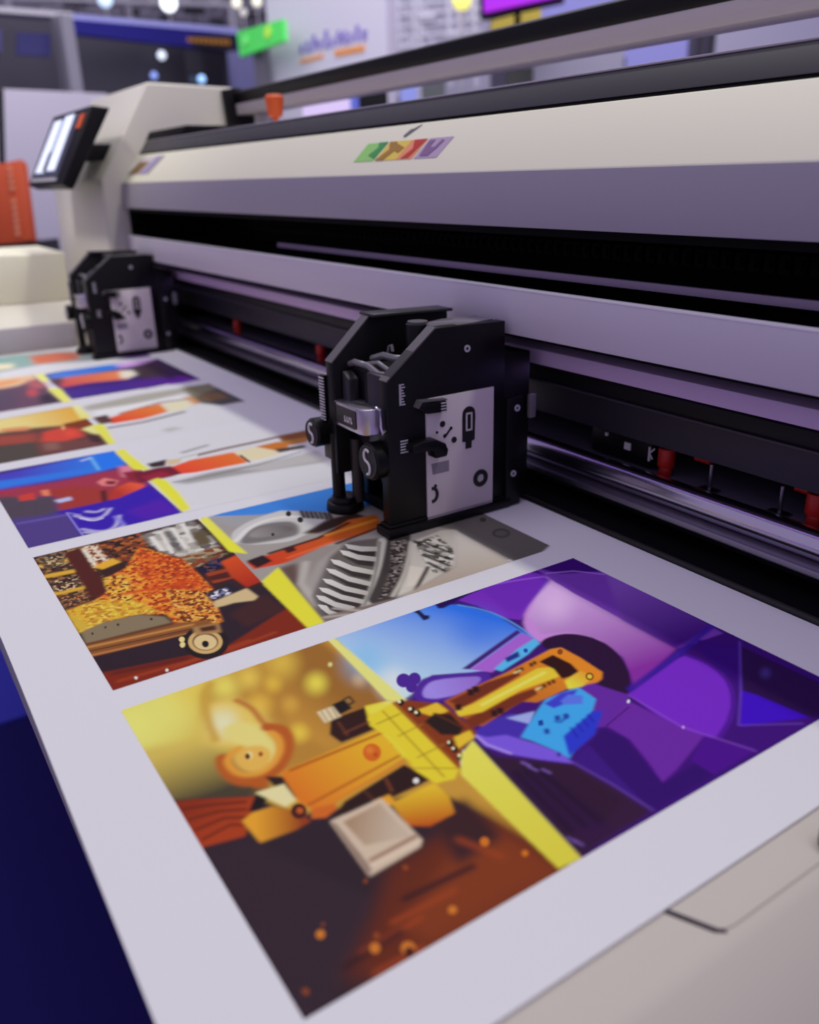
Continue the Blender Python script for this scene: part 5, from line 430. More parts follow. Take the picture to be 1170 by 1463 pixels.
((-5200, -4378, 299, 1540),200,[["F",[[-5087,204],[-5232,818],[-4401,805],[-4379,324]],[96,66,90],0,0],["F",[[-5087,204],[-5275,827],[-5068,814],[-4946,687],[-4869,186]],[224,178,146],20,0],["F",[[-5113,482],[-5143,722],[-5047,727],[-4946,530]],[216,150,104],29,0],["F",[[-5100,774],[-4967,824],[-4801,813],[-4810,749],[-4948,739]],[170,90,100],22,0],["B",[-4728,723],[34.8,42.5],[170.3,-32.8],[196,76,84],0.9,0],["F",[[-4836,514],[-4844,655],[-4431,597],[-4440,456]],[84,66,90],23,0],["F",[[-4615,739],[-4654,789],[-4415,798],[-4451,707]],[52,40,60],20,0],["F",[[-5164,864],[-5381,1657],[-4462,1544],[-4426,853]],[60,30,110],0,0],["F",[[-5117,862],[-5410,1337],[-5176,1411],[-5028,1232],[-4959,883]],[70,116,204],21,0],["F",[[-5209,1114],[-5320,1348],[-5152,1335],[-5072,1179]],[44,120,214],24,0],["F",[[-5181,1275],[-5296,1376],[-5357,1611],[-5063,1481],[-5055,1273]],[196,150,214],22,0],["F",[[-5027,1332],[-5217,1566],[-4462,1544],[-4460,1382],[-4670,1291]],[40,24,56],23,1],["F",[[-4521,1308],[-4617,1468],[-4462,1544],[-4426,1370]],[74,26,120],20,1],["F",[[-5038,1319],[-5063,1481],[-4735,1442],[-4691,1265]],[60,44,56],21,0],["G",[[-4993,875],[-4999,1063],[-4994,1273],[-4722,1227],[-4767,1006],[-4740,880]],[-4851,905],[190,76,80],[-4930,1206],[222,124,80],20,0],["F",[[-4978,1243],[-4961,1313],[-4806,1297],[-4733,1214],[-4791,1199]],[230,206,190],15,0],["F",[[-5014,872],[-5011,932],[-4851,905],[-4829,855]],[84,60,70],14,0],["F",[[-4669,865],[-4659,1193],[-4607,1367],[-4453,1317],[-4452,858]],[66,40,130],19,0],["F",[[-4598,1160],[-4643,1379],[-4524,1468],[-4425,1216]],[76,34,130],26,0],["F",[[-5275,827],[-5281,879],[-4963,857],[-4948,820]],[224,218,120],10,0],["F",[[-4764,805],[-4737,865],[-4380,842],[-4392,803]],[226,222,100],10,0]]),
((-5930, -5290, 286, 1540),160,[["F",[[-5770,259],[-5963,763],[-5780,1272],[-5381,1242],[-5479,927],[-5330,437]],[150,160,162],0,0],["F",[[-5920,672],[-5889,922],[-5520,877],[-5527,615]],[130,160,160],21,0],["F",[[-5811,907],[-5829,1103],[-5713,1202],[-5501,1134],[-5508,892]],[202,108,84],22,0],["F",[[-5704,561],[-5652,786],[-5480,765],[-5448,527]],[222,206,180],21,0],["F",[[-5715,1358],[-6051,2204],[-4741,1832],[-4899,1340]],[90,60,120],42,0]])]

PAP=np.array(lin((204,200,208)));SHD=np.array(lin((130,122,144)))
def albedo(c,shade):
    l=np.array(lin(c))
    if shade: l=l*(PAP/SHD)*.9
    return np.clip(l/PAP*.80,0.004,.9)
def blur(a,s):
    r=int(max(1,round(s*.6)))
    if s<=.6: return a
    for _ in range(3):
        for ax in (0,1):
            p=np.pad(a,[(r+1,r) if k==ax else (0,0) for k in (0,1)],mode='edge')
            cs=np.cumsum(p,axis=ax)
            n=a.shape[ax]
            a=(np.take(cs,np.arange(2*r+1,2*r+1+n),axis=ax)-np.take(cs,np.arange(0,n),axis=ax))/(2*r+1)
    return a
def inside(poly,xx,yy):
    m=np.zeros(xx.shape,bool);n=len(poly)
    for i in range(n):
        x1,y1=poly[i];x2,y2=poly[(i+1)%n]
        if y1==y2: continue
        c=((y1>yy)!=(y2>yy))&(xx<(x2-x1)*(yy-y1)/(y2-y1)+x1)
        m^=c
    return m
class Canvas:
    def __init__(s,b,res):
        s.b=b;s.k=res/1000.0
        s.h=int((b[1]-b[0])*s.k)+1;s.w=int((b[3]-b[2])*s.k)+1
        s.a=np.tile(PAP/PAP*.80,(s.h,s.w,1))
        s.rng=np.random.default_rng(5)
    def win(s,xs,ys,pad):
        i0=max(0,int((min(xs)-s.b[0]-pad)*s.k));i1=min(s.h,int((max(xs)-s.b[0]+pad)*s.k)+2)
        j0=max(0,int((min(ys)-s.b[2]-pad)*s.k));j1=min(s.w,int((max(ys)-s.b[2]+pad)*s.k)+2)
        if i1<=i0 or j1<=j0: return None
        ii,jj=np.meshgrid(np.arange(i0,i1),np.arange(j0,j1),indexing='ij')
        return i0,i1,j0,j1,s.b[0]+ii/s.k,s.b[2]+jj/s.k
    def mask(s,poly,bl):
        w=s.win([p[0] for p in poly],[p[1] for p in poly],bl*2+3)
        if w is None: return None
        i0,i1,j0,j1,x,y=w;q=.25/s.k
        m=sum(inside(poly,x+dx,y+dy).astype(float) for dx,dy in ((q,q),(-q,q),(q,-q),(-q,-q)))/4
        if bl: m=blur(m,bl*s.k)
        return w,m
    def put(s,w,m,c):
        i0,i1,j0,j1=w[:4];m=m[...,None];s.a[i0:i1,j0:j1]=s.a[i0:i1,j0:j1]*(1-m)+c*m
    def op(s,o):
        t=o[0]
        if t=='F':
            r=s.mask(o[1],o[3])
            if r: s.put(r[0],r[1],albedo(o[2],o[4]))
        elif t=='G':
            r=s.mask(o[1],o[6])
            if r:
                w=r[0];p0=np.array(o[2],float);d=np.array(o[4],float)-p0
                f=np.clip(((w[4]-p0[0])*d[0]+(w[5]-p0[1])*d[1])/(d@d),0,1)[...,None]
                s.put(w,r[1],albedo(o[3],o[7])*(1-f)+albedo(o[5],o[7])*f)
        elif t=='B':
            c,u,v=o[1:4];R=max(abs(u[0])+abs(v[0]),abs(u[1])+abs(v[1]))
            w=s.win([c[0]-R,c[0]+R],[c[1]-R,c[1]+R],3)
            if w is None: return
            D=u[0]*v[1]-u[1]*v[0];dx=w[4]-c[0];dy=w[5]-c[1]
            r2=np.sqrt(((dx*v[1]-dy*v[0])/D)**2+((dy*u[0]-dx*u[1])/D)**2)
            if o[5]>0: m=np.clip(1-r2,0,1);m=m*m*(3-2*m)*o[5]
            else: m=np.clip((1-r2)*R*s.k*.6+.5,0,1)*-o[5]
            s.put(w,m,albedo(o[4],o[6]))
        elif t=='L':
            P=o[1];wd=o[2]/2
            w=s.win([p[0] for p in P],[p[1] for p in P],wd+o[4]*2+3)
            if w is None: return
            best=np.full(w[4].shape,1e9)
            for (x1,y1),(x2,y2) in zip(P[:-1],P[1:]):
                d2=max(1,(x2-x1)**2+(y2-y1)**2);tt=np.clip(((w[4]-x1)*(x2-x1)+(w[5]-y1)*(y2-y1))/d2,0,1)
                best=np.minimum(best,np.hypot(w[4]-x1-tt*(x2-x1),w[5]-y1-tt*(y2-y1)))
            m=np.clip((wd-best)*s.k+.5,0,1)*min(1,o[2]*s.k)
            if o[4]: m=blur(m,o[4]*s.k)
            s.put(w,m,albedo(o[3],o[5]))
        elif t=='K':
            r=s.mask(o[1],o[5])
            if r:
                w=r[0];ce=max(o[2],1.3/s.k)
                pal=np.array([albedo(c,o[6]) for c in o[3]])
                pts=s.rng.random((60,60,2))*.9;idx=s.rng.integers(0,len(pal),(60,60))
                gx=w[4]/ce;gy=w[5]/ce;fx=np.floor(gx).astype(int);fy=np.floor(gy).astype(int)
                best=np.full(gx.shape,9.0);ci=np.zeros(gx.shape,int)
                for a in (-1,0,1):
                    for b_ in (-1,0,1):
                        u=(fx+a)%60;v=(fy+b_)%60
                        dd=(fx+a+pts[u,v,0]-gx)**2+(fy+b_+pts[u,v,1]-gy)**2
                        k=dd<best;best=np.where(k,dd,best);ci=np.where(k,idx[u,v],ci)
                s.put(w,r[1]*o[4],pal[ci])
pm=bpy.data.materials.new('printed_ink');pm.use_nodes=True
nt=pm.node_tree;pb=nt.nodes['Principled BSDF']
at_=nt.nodes.new('ShaderNodeAttribute');at_.attribute_name='ink';nt.links.new(at_.outputs['Color'],pb.inputs['Base Color'])
pb.inputs['Roughness'].default_value=.5;pb.inputs['Specular IOR Level'].default_value=.05
names=['toy robot arm and violet machinery print in front','orange crumbs on a cart and grey gears print','red car on blue print with an orange lever','gold and dark red print with an orange lever','peach and purple print with an orange lever','farthest print in teal and orange']
for (bx,res,ol),nm in zip(ART,names):
    cv=Canvas(bx,res)
    for o in ol: cv.op(o)
    # unprinted margin between the two halves stays white where nothing was painted
    h,w=cv.h,cv.w
    ii,jj=np.meshgrid(np.arange(h),np.arange(w),indexing='ij')
    co=np.empty((h*w,3),np.float32)
    co[:,0]=((bx[0]+ii/cv.k)/1000*S).ravel();co[:,1]=((bx[2]+jj/cv.k)/1000*S).ravel();co[:,2]=.0004*S
    o_=(np.arange(h-1)[:,None]*w+np.arange(w-1)[None,:]).ravel()
    fc=np.stack([o_,o_+w,o_+w+1,o_+1],1).astype(np.int32)
    me=bpy.data.meshes.new('printed_picture');me.vertices.add(h*w);me.vertices.foreach_set('co',co.ravel())
    nf=len(fc);me.loops.add(nf*4);me.loops.foreach_set('vertex_index',fc.ravel())
    me.polygons.add(nf);me.polygons.foreach_set('loop_start',np.arange(nf,dtype=np.int32)*4);me.polygons.foreach_set('loop_total',np.full(nf,4,np.int32))
    ca=me.color_attributes.new('ink','FLOAT_COLOR','POINT')
    c4=np.ones((h*w,4),np.float32);c4[:,:3]=cv.a.reshape(-1,3);ca.data.foreach_set('color',c4.ravel())
    me.update(calc_edges=True);me.validate()
    me.materials.append(pm)
    ob=bpy.data.objects.new('printed_picture',me);col.objects.link(ob);ob.parent=sheet
    me.transform(Matrix.Translation(-sheet.location))
    ob['label']=nm

# ------------------------------------------------------------------ background of the hall
def vwall(mb,a,b,zb,t=.12):
    a=Vector(a);b_=Vector(b)
    return mb.slab([a,b_,Vector((b_.x,b_.y,zb)),Vector((a.x,a.y,zb))],t)
# dark booth at the left with a navy fascia
bt=empty('exhibition_booth',(-28.319, 7.451, -2.25),'dark grey exhibition booth with a navy lit fascia, behind the side tower','booth')
vwall(MB(),(-26.385, 3.872, 5.263),(-31.799, 13.617, 5.652),FLOOR,.3).build('booth_wall',mat('booth_grey',(74,70,80),.8),bt)
MB().slab([(-26.022, 6.676, 5.072),(-31.154, 13.52, 5.782),(-30.96, 13.375, 5.171),(-25.908, 6.591, 4.714)],.2).build('fascia',mat('fascia_navy',(22,16,120),.6),bt)
MB().slab([(-26.06, 6.704, 5.192),(-31.211, 13.563, 5.963),(-31.147, 13.515, 5.759),(-26.017, 6.672, 5.055)],.25).build('fascia_edge',mat('fascia_edge_blue',(150,150,206),.6,emit=.25),bt)
MB().slab([(-25.893, 3.806, 5.213),(-26.071, 6.712, 5.226),(-26.033, 6.684, 5.106),(-25.853, 3.775, 5.087)],.25).build('fascia_edge',mat('edge_grey',(170,166,172),.6),bt)
sg=MB().slab([(-29.124, 10.795, 5.347),(-30.735, 13.28, 5.651),(-30.579, 13.133, 5.116),(-29.027, 10.722, 5.04)],.05).build('fascia_sign',mat('sign_dark',(22,18,26),.6),bt)
m=MB()
for q in [[(-29.168, 10.94, 5.279), (-29.257, 11.079, 5.292), (-29.214, 11.046, 5.154), (-29.126, 10.908, 5.146)], [(-29.305, 11.153, 5.301), (-29.396, 11.294, 5.315), (-29.351, 11.26, 5.171), (-29.262, 11.12, 5.164)], [(-29.445, 11.369, 5.324), (-29.537, 11.513, 5.337), (-29.49, 11.477, 5.188), (-29.4, 11.335, 5.182)], [(-29.587, 11.589, 5.347), (-29.68, 11.735, 5.36), (-29.632, 11.698, 5.206), (-29.54, 11.554, 5.2)], [(-29.731, 11.812, 5.37), (-29.826, 11.96, 5.384), (-29.776, 11.922, 5.224), (-29.683, 11.776, 5.219)], [(-29.877, 12.039, 5.393), (-29.974, 12.189, 5.407), (-29.922, 12.15, 5.242), (-29.828, 12.002, 5.238)], [(-30.025, 12.269, 5.417), (-30.124, 12.422, 5.431), (-30.07, 12.382, 5.26), (-29.975, 12.231, 5.258)], [(-30.176, 12.503, 5.441), (-30.277, 12.659, 5.456), (-30.221, 12.617, 5.279), (-30.125, 12.464, 5.277)], [(-30.33, 12.741, 5.466), (-30.432, 12.899, 5.481), (-30.374, 12.856, 5.298), (-30.277, 12.701, 5.297)]]: m.slab(q,.02)
m.build('sign_lettering',mat('sign_amber',(150,100,30),.6,emit=.25),sg)
MB().slab([(-25.032, 5.048, 4.544),(-25.286, 5.88, 4.593),(-25.114, 5.751, 4.05),(-24.879, 4.912, 4.032)],.05).build('navy_panel',mat('panel_navy',(20,14,84),.6),bt)
MB().slab([(-25.091, 4.198, 4.592),(-25.018, 4.701, 4.582),(-24.856, 4.559, 4.044),(-24.912, 4.064, 4.027)],.05).build('navy_panel',mat('panel_navy',(20,14,84),.6),bt)
vwall(MB(),(-25.126, 6.014, 4.981),(-25.222, 6.274, 4.996),FLOOR,.2).build('booth_post',mat('post_grey',(104,100,110),.6),bt)
vwall(MB(),(-24.705, 6.052, 4.954),(-24.773, 6.354, 4.968),FLOOR,.2).build('booth_post',mat('post_pale',(136,132,142),.6),bt)
vwall(MB(),(-30.333, 12.701, 5.089),(-29.826, 13.501, 5.11),FLOOR,.2).build('slate_panel',mat('slate_blue',(96,94,140),.6),bt)
vwall(MB(),(-28.77, 10.612, 4.888),(-29.759, 12.308, 4.963),FLOOR,.05).build('booth_window',mat('dark_glass',(30,28,34),.1),bt)
# low pale partition and a leaning pole
tag(vwall(MB(),(-17.735, 2.461, 2.625),(-19.096, 5.367, 2.703),FLOOR,.3).build('low_partition',mat('partition_white',(190,184,196),.7),None,.02),'low pale partition wall behind the touch screen','partition')
tag(MB().tube([(-15.533, 2.736, 2.401),(-15.175, 2.508, 1.331),(-13.664, 1.458, -3.32)[:2]+(FLOOR,)],.05).build('dark_pole',black),'thin dark pole behind the orange sign','pole')
# orange sign on a dark stand
og=empty('orange_sign',(-11.327, 1.846, -2.25),'upright orange sign with faint white writing at the left edge','sign')
ob_=MB().slab([(-11.78, 1.751, 1.236),(-11.565, 2.138, 1.311),(-11.214, 2.029, 0.416),(-11.429, 1.654, 0.357)],.15).build('sign_board',mat('sign_orange',(214,84,36),.6),og,.01)
m=MB()
for q in [[(-11.597, 1.967, 1.225), (-11.572, 2.011, 1.232), (-11.553, 2.005, 1.186), (-11.578, 1.962, 1.179)], [(-11.569, 1.959, 1.154), (-11.544, 2.002, 1.161), (-11.526, 1.996, 1.115), (-11.551, 1.953, 1.108)], [(-11.541, 1.95, 1.083), (-11.516, 1.993, 1.09), (-11.498, 1.987, 1.044), (-11.523, 1.944, 1.037)], [(-11.514, 1.941, 1.012), (-11.489, 1.984, 1.019), (-11.47, 1.979, 0.973), (-11.495, 1.935, 0.966)], [(-11.458, 1.923, 0.87), (-11.433, 1.966, 0.877), (-11.415, 1.961, 0.831), (-11.44, 1.918, 0.824)], [(-11.431, 1.914, 0.799), (-11.406, 1.957, 0.806), (-11.387, 1.952, 0.76), (-11.412, 1.909, 0.753)], [(-11.403, 1.905, 0.728), (-11.378, 1.949, 0.735), (-11.36, 1.943, 0.689), (-11.385, 1.9, 0.682)], [(-11.375, 1.896, 0.658), (-11.35, 1.94, 0.664), (-11.332, 1.934, 0.618), (-11.357, 1.891, 0.611)], [(-11.348, 1.888, 0.587), (-11.323, 1.931, 0.593), (-11.304, 1.925, 0.547), (-11.329, 1.882, 0.54)], [(-11.32, 1.879, 0.516), (-11.295, 1.922, 0.522), (-11.277, 1.917, 0.476), (-11.302, 1.873, 0.469)]]: m.slab(q,.01)
m.build('sign_lettering',mat('sign_faint_white',(234,150,110),.6),ob_)
vwall(MB(),(-11.307, 1.458, 0.374),(-10.936, 2.059, 0.41),FLOOR,.6).build('sign_base',black,og)
# green hanging sign
gs=empty('green_sign',(-24.917, 11.394, -2.25),'bright green sign with a yellow dot, left of the white display wall','sign')
gb=MB().slab([(-26.526, 11.471, 5.106),(-23.82, 11.682, 5.083),(-23.625, 11.584, 4.534),(-26.256, 11.398, 4.43)],.12).build('sign_board',mat('sign_green',(84,220,96),.6,emit=.15),gs)
m=MB();m.cyl((-24.571, 11.561, 4.862),(-24.569, 11.542, 4.865),.16,20);m.build('sign_dot',mat('dot_yellow',(190,236,80),.6,emit=.15),gb)
m=MB();m.cyl((-25.889, 11.45, 4.813),(-25.887, 11.43, 4.816),.12,20);m.build('sign_dot',mat('dot_pale_green',(130,240,130),.6,emit=.15),gb)
m=MB();m.tube([(-25.698, 11.848, 4.948),(-25.698, 11.848, -2.25)],.06);m.build('sign_post',greyp,gs)
# white display wall with violet and orange lettering
wp=empty('display_wall',(-21.832, 11.732, -2.25),'tall white display wall with violet and orange lettering above the gantry','display wall')
wb=vwall(MB(),(-25.752, 12.118, 7.065),(-20.964, 13.218, 6.558),FLOOR,.3).build('wall_panel',mat('display_white',(214,210,220),.6),wp)
vwall(MB(),(-25.701, 11.571, 4.575),(-25.336, 11.713, 4.539),FLOOR,.2).build('wall_post',mat('post_grey',(124,120,128),.6),wp)
m=MB()
for q in [[(-24.353, 12.409, 4.554), (-24.238, 12.435, 4.555), (-24.258, 12.43, 4.341), (-24.373, 12.404, 4.339)], [(-24.078, 12.472, 4.624), (-23.965, 12.498, 4.625), (-23.991, 12.492, 4.347), (-24.104, 12.466, 4.345)], [(-24.101, 12.466, 4.401), (-23.923, 12.508, 4.405), (-23.928, 12.506, 4.35), (-24.107, 12.465, 4.345)], [(-23.804, 12.535, 4.741), (-23.693, 12.56, 4.742), (-23.727, 12.552, 4.354), (-23.839, 12.527, 4.352)], [(-23.822, 12.531, 4.557), (-23.617, 12.578, 4.559), (-23.622, 12.577, 4.508), (-23.827, 12.529, 4.506)], [(-23.558, 12.591, 4.6), (-23.448, 12.616, 4.602), (-23.468, 12.612, 4.36), (-23.578, 12.587, 4.358)], [(-23.285, 12.654, 4.796), (-23.177, 12.679, 4.796), (-23.212, 12.671, 4.366), (-23.321, 12.646, 4.364)], [(-23.319, 12.646, 4.419), (-23.148, 12.686, 4.422), (-23.152, 12.684, 4.368), (-23.324, 12.645, 4.364)], [(-23.051, 12.708, 4.593), (-22.945, 12.732, 4.595), (-22.96, 12.729, 4.372), (-23.067, 12.704, 4.37)], [(-22.792, 12.767, 4.723), (-22.688, 12.791, 4.724), (-22.712, 12.786, 4.378), (-22.817, 12.761, 4.376)], [(-22.804, 12.764, 4.576), (-22.611, 12.809, 4.578), (-22.615, 12.808, 4.528), (-22.808, 12.764, 4.526)], [(-22.55, 12.823, 4.696), (-22.447, 12.847, 4.697), (-22.467, 12.842, 4.384), (-22.571, 12.818, 4.382)], [(-22.57, 12.818, 4.436), (-22.406, 12.856, 4.439), (-22.41, 12.855, 4.386), (-22.574, 12.817, 4.383)], [(-22.315, 12.877, 4.622), (-22.212, 12.9, 4.623), (-22.226, 12.897, 4.39), (-22.328, 12.874, 4.388)], [(-22.067, 12.934, 4.764), (-21.967, 12.957, 4.765), (-21.988, 12.952, 4.396), (-22.089, 12.929, 4.394)], [(-21.842, 12.986, 4.63), (-21.742, 13.008, 4.631), (-21.754, 13.006, 4.402), (-21.853, 12.983, 4.4)], [(-21.853, 12.983, 4.452), (-21.696, 13.019, 4.455), (-21.699, 13.018, 4.404), (-21.856, 12.982, 4.4)], [(-21.844, 12.985, 4.594), (-21.661, 13.027, 4.595), (-21.664, 13.026, 4.547), (-21.847, 12.984, 4.546)]]: m.slab(q,.03)
m.build('violet_lettering',mat('letter_violet',(118,100,190),.6),wb)
m=MB()
for q in [[(-24.361, 12.407, 4.196), (-24.24, 12.435, 4.201), (-24.251, 12.432, 4.096), (-24.373, 12.404, 4.09)], [(-24.191, 12.446, 4.205), (-24.07, 12.474, 4.211), (-24.081, 12.471, 4.106), (-24.202, 12.443, 4.101)], [(-24.022, 12.485, 4.215), (-23.902, 12.512, 4.22), (-23.913, 12.51, 4.116), (-24.033, 12.482, 4.111)], [(-23.855, 12.523, 4.224), (-23.736, 12.55, 4.23), (-23.746, 12.548, 4.126), (-23.865, 12.521, 4.12)], [(-23.689, 12.561, 4.234), (-23.572, 12.588, 4.239), (-23.581, 12.586, 4.136), (-23.699, 12.559, 4.13)], [(-23.525, 12.599, 4.243), (-23.409, 12.626, 4.248), (-23.418, 12.623, 4.146), (-23.535, 12.597, 4.14)], [(-22.923, 12.737, 4.274), (-22.8, 12.765, 4.275), (-22.813, 12.762, 4.121), (-22.936, 12.734, 4.123)], [(-22.773, 12.772, 4.276), (-22.651, 12.8, 4.277), (-22.663, 12.797, 4.123), (-22.785, 12.769, 4.125)], [(-22.623, 12.806, 4.278), (-22.502, 12.834, 4.279), (-22.514, 12.831, 4.126), (-22.635, 12.803, 4.128)], [(-22.475, 12.84, 4.28), (-22.355, 12.868, 4.281), (-22.366, 12.865, 4.128), (-22.486, 12.838, 4.13)], [(-22.328, 12.874, 4.282), (-22.209, 12.901, 4.282), (-22.22, 12.899, 4.131), (-22.339, 12.871, 4.133)], [(-22.182, 12.907, 4.284), (-22.065, 12.934, 4.284), (-22.075, 12.932, 4.133), (-22.192, 12.905, 4.135)], [(-22.038, 12.941, 4.285), (-21.921, 12.967, 4.286), (-21.931, 12.965, 4.136), (-22.048, 12.938, 4.138)], [(-21.895, 12.973, 4.287), (-21.779, 13.0, 4.288), (-21.788, 12.998, 4.138), (-21.904, 12.971, 4.14)]]: m.slab(q,.03)
m.build('orange_lettering',mat('letter_orange',(240,160,80),.6),wb)
# white scaffold lattice right of it
tr_=MB()
for p,q,r in [((-28.105, 17.871, 7.873), (-28.081, 17.88, 3.961), 0.1), ((-27.809, 17.987, 7.829), (-27.77, 18.002, 3.937), 0.1), ((-27.2, 18.227, 7.739), (-27.131, 18.254, 3.889), 0.1), ((-26.991, 18.309, 7.708), (-26.913, 18.34, 3.873), 0.1), ((-25.922, 18.729, 7.549), (-25.794, 18.78, 3.788), 0.1), ((-25.55, 18.875, 7.494), (-25.405, 18.932, 3.759), 0.1), ((-25.039, 19.076, 7.418), (-24.872, 19.142, 3.718), 0.1), ((-28.271, 17.806, 6.438), (-24.694, 19.212, 6.257), 0.07), ((-28.282, 17.801, 6.145), (-24.691, 19.213, 5.984), 0.07), ((-28.296, 17.796, 5.807), (-24.689, 19.214, 5.669), 0.07), ((-28.309, 17.791, 5.466), (-24.686, 19.215, 5.352), 0.07), ((-28.323, 17.785, 5.122), (-24.683, 19.216, 5.032), 0.07), ((-28.338, 17.779, 4.732), (-24.68, 19.217, 4.668), 0.07), ((-28.352, 17.774, 4.381), (-24.677, 19.219, 4.343), 0.07), ((-27.85, 17.971, 6.615), (-27.166, 18.24, 5.87), 0.05), ((-27.874, 17.962, 5.908), (-27.183, 18.233, 5.16), 0.05), ((-27.898, 17.952, 5.189), (-27.201, 18.226, 4.436), 0.05), ((-27.018, 18.298, 6.51), (-26.348, 18.562, 5.778), 0.05), ((-27.033, 18.292, 5.814), (-26.357, 18.558, 5.078), 0.05), ((-27.049, 18.286, 5.105), (-26.367, 18.554, 4.365), 0.05), ((-25.553, 18.874, 6.326), (-24.908, 19.128, 5.615), 0.05), ((-25.555, 18.873, 5.648), (-24.904, 19.129, 4.933), 0.05), ((-25.557, 18.873, 4.957), (-24.9, 19.131, 4.239), 0.05), ((-26.897, 18.346, 5.943), (-26.32, 18.573, 5.917), 0.16), ((-25.939, 18.722, 5.324), (-25.229, 19.002, 5.29), 0.16), ((-27.678, 18.039, 5.124), (-27.266, 18.201, 5.126), 0.16), ((-25.43, 18.922, 4.76), (-24.829, 19.159, 4.744), 0.16), ((-26.734, 18.41, 4.758), (-26.152, 18.639, 4.745), 0.16)]: tr_.tube([p,q],r,6)
tr_.tube([(-27.015, 18.299, 4.205),(-27.015, 18.299, -2.25)],.1,6)
tag(tr_.build('scaffold_lattice',mat('scaffold_white',(214,210,222),.5)),'white scaffold lattice right of the white display wall','scaffold')
tag(MB().slab([(-32.656, 20.659, 8.971),(-30.515, 24.093, 9.128),(-28.823, 22.826, 3.799),(-31.045, 19.453, 3.895)],.1).build('pale_screen_wall',mat('pale_lilac_wall',(176,172,188),.7)),'pale lilac screen wall behind the white scaffold lattice','wall')
# violet video screen and yellow board
vs_=empty('video_screen',(-19.563, 16.272, -2.25),'violet video screen in a black frame at the top edge','screen')
MB().slab([(-19.985, 15.42, 6.137),(-17.239, 15.655, 6.065),(-16.801, 15.327, 4.685),(-19.508, 15.108, 4.698)],.15).build('screen_frame',black,vs_)
MB().slab([(-19.741, 15.365, 6.087),(-17.063, 15.494, 6.013),(-16.667, 15.198, 4.766),(-19.325, 15.076, 4.809)],.08).build('screen_picture',mat('screen_violet',(150,30,190),.4,emit=.5),vs_)
m=MB();m.tube([(-18.855, 15.792, 5.064),(-18.855, 15.792, -2.25)],.08);m.build('screen_post',black,vs_)
tag(MB().slab([(-20.685, 16.403, 4.896),(-20.055, 17.615, 5.217),(-19.752, 17.413, 4.297),(-20.412, 16.246, 4.099)],.2).tube([(-20.305, 16.933, 4.542),(-20.305, 16.933, -2.25)],.05,6).build('yellow_board',mat('board_yellow',(186,164,40),.6)),'mustard yellow board under the violet screen','board')
yl=empty('yellow_lamp',(-24.071, 17.931, -2.25),'round yellow lamp at the top edge before the scaffold lattice','lamp')
MB().ball((-24.071, 17.931, 6.025),.30).build('lamp_globe',mat('lamp_yellow',(244,236,120),.5,emit=1.0),yl)
MB().tube([(-24.045, 17.912, 5.945),(-24.071, 17.931, -2.25)],.05).build('lamp_pole',greyp,yl)
# lilac and white booths seen right of it and through the gap under the top rail
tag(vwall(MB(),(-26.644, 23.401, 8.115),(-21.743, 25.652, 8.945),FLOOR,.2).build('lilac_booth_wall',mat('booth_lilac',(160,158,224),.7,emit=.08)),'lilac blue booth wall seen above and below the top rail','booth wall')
tag(vwall(MB(),(-20.935, 17.571, 4.309),(-19.335, 20.16, 4.458),FLOOR,.2).build('grey_counter',mat('counter_grey',(180,176,190),.7)),'pale grey counter seen through the gap below the top rail','counter')
for p0,p1,lab in (((-18.987, 22.862, 5.07),(-18.904, 23.006, 5.086),'dark post at the left of a pair, seen through the gap by the lilac wall'),((-18.819, 23.153, 5.065),(-18.725, 23.315, 5.081),'dark post at the right of a pair, seen through the gap by the lilac wall')):
    tag(vwall(MB(),p0,p1,FLOOR,.2).build('booth_post',mat('post_dark',(62,58,66),.6)),lab,'post','dark booth posts')
tag(vwall(MB(),(-20.525, 25.409, 6.025),(-16.499, 32.864, 7.694),FLOOR,.2).build('white_booth_wall',mat('booth_white',(206,202,220),.7)),'white booth wall at the right, seen below the top rail','booth wall')
tag(MB().slab([(-18.313, 15.046, 3.433),(-17.98, 15.598, 3.482),(-17.801, 15.464, 2.917),(-18.154, 14.927, 2.932)],.4).build('black_monitor',black),'flat black monitor seen through the gap, left of the grey counter','monitor')
for q,lb in zip([((-21.048, 19.3, 4.006), (-20.86, 19.626, 4.036)), ((-20.818, 19.699, 4.035), (-20.65, 19.988, 4.066)), ((-20.576, 20.116, 4.064), (-20.261, 20.661, 4.09)), ((-20.209, 20.75, 4.125), (-20.063, 21.003, 4.157))],('dark box before the lilac wall, first from the left in its row','dark box before the lilac wall, second from the left in its row','wide dark box before the lilac wall, third from the left in its row','dark box before the lilac wall, rightmost in its row')):
    tag(vwall(MB(),q[0],q[1],FLOOR,.3).build('dark_case',mat('gear_dark',(64,62,70),.6)),lb,'box','dark boxes before the lilac wall')
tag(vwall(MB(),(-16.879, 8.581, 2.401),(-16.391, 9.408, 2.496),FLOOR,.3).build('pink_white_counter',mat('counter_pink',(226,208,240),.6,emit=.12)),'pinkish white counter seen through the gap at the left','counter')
tag(vwall(MB(),(-16.916, 9.609, 2.528),(-16.79, 9.839, 2.576),FLOOR,.3).build('blue_pillar',mat('pillar_blue',(96,110,206),.6)),'blue pillar between the pinkish counter and a black box','pillar')
tag(vwall(MB(),(-17.332, 10.055, 2.665),(-16.97, 10.675, 2.744),FLOOR,.4).build('black_box',black),'black box seen through the gap beside the blue pillar','box')
tag(vwall(MB(),(-18.716, 12.128, 3.008),(-18.517, 12.474, 3.06),FLOOR,.3).build('pale_blue_box',mat('box_pale_blue',(150,160,230),.6)),'pale blue box seen through the gap right of the black box','box')
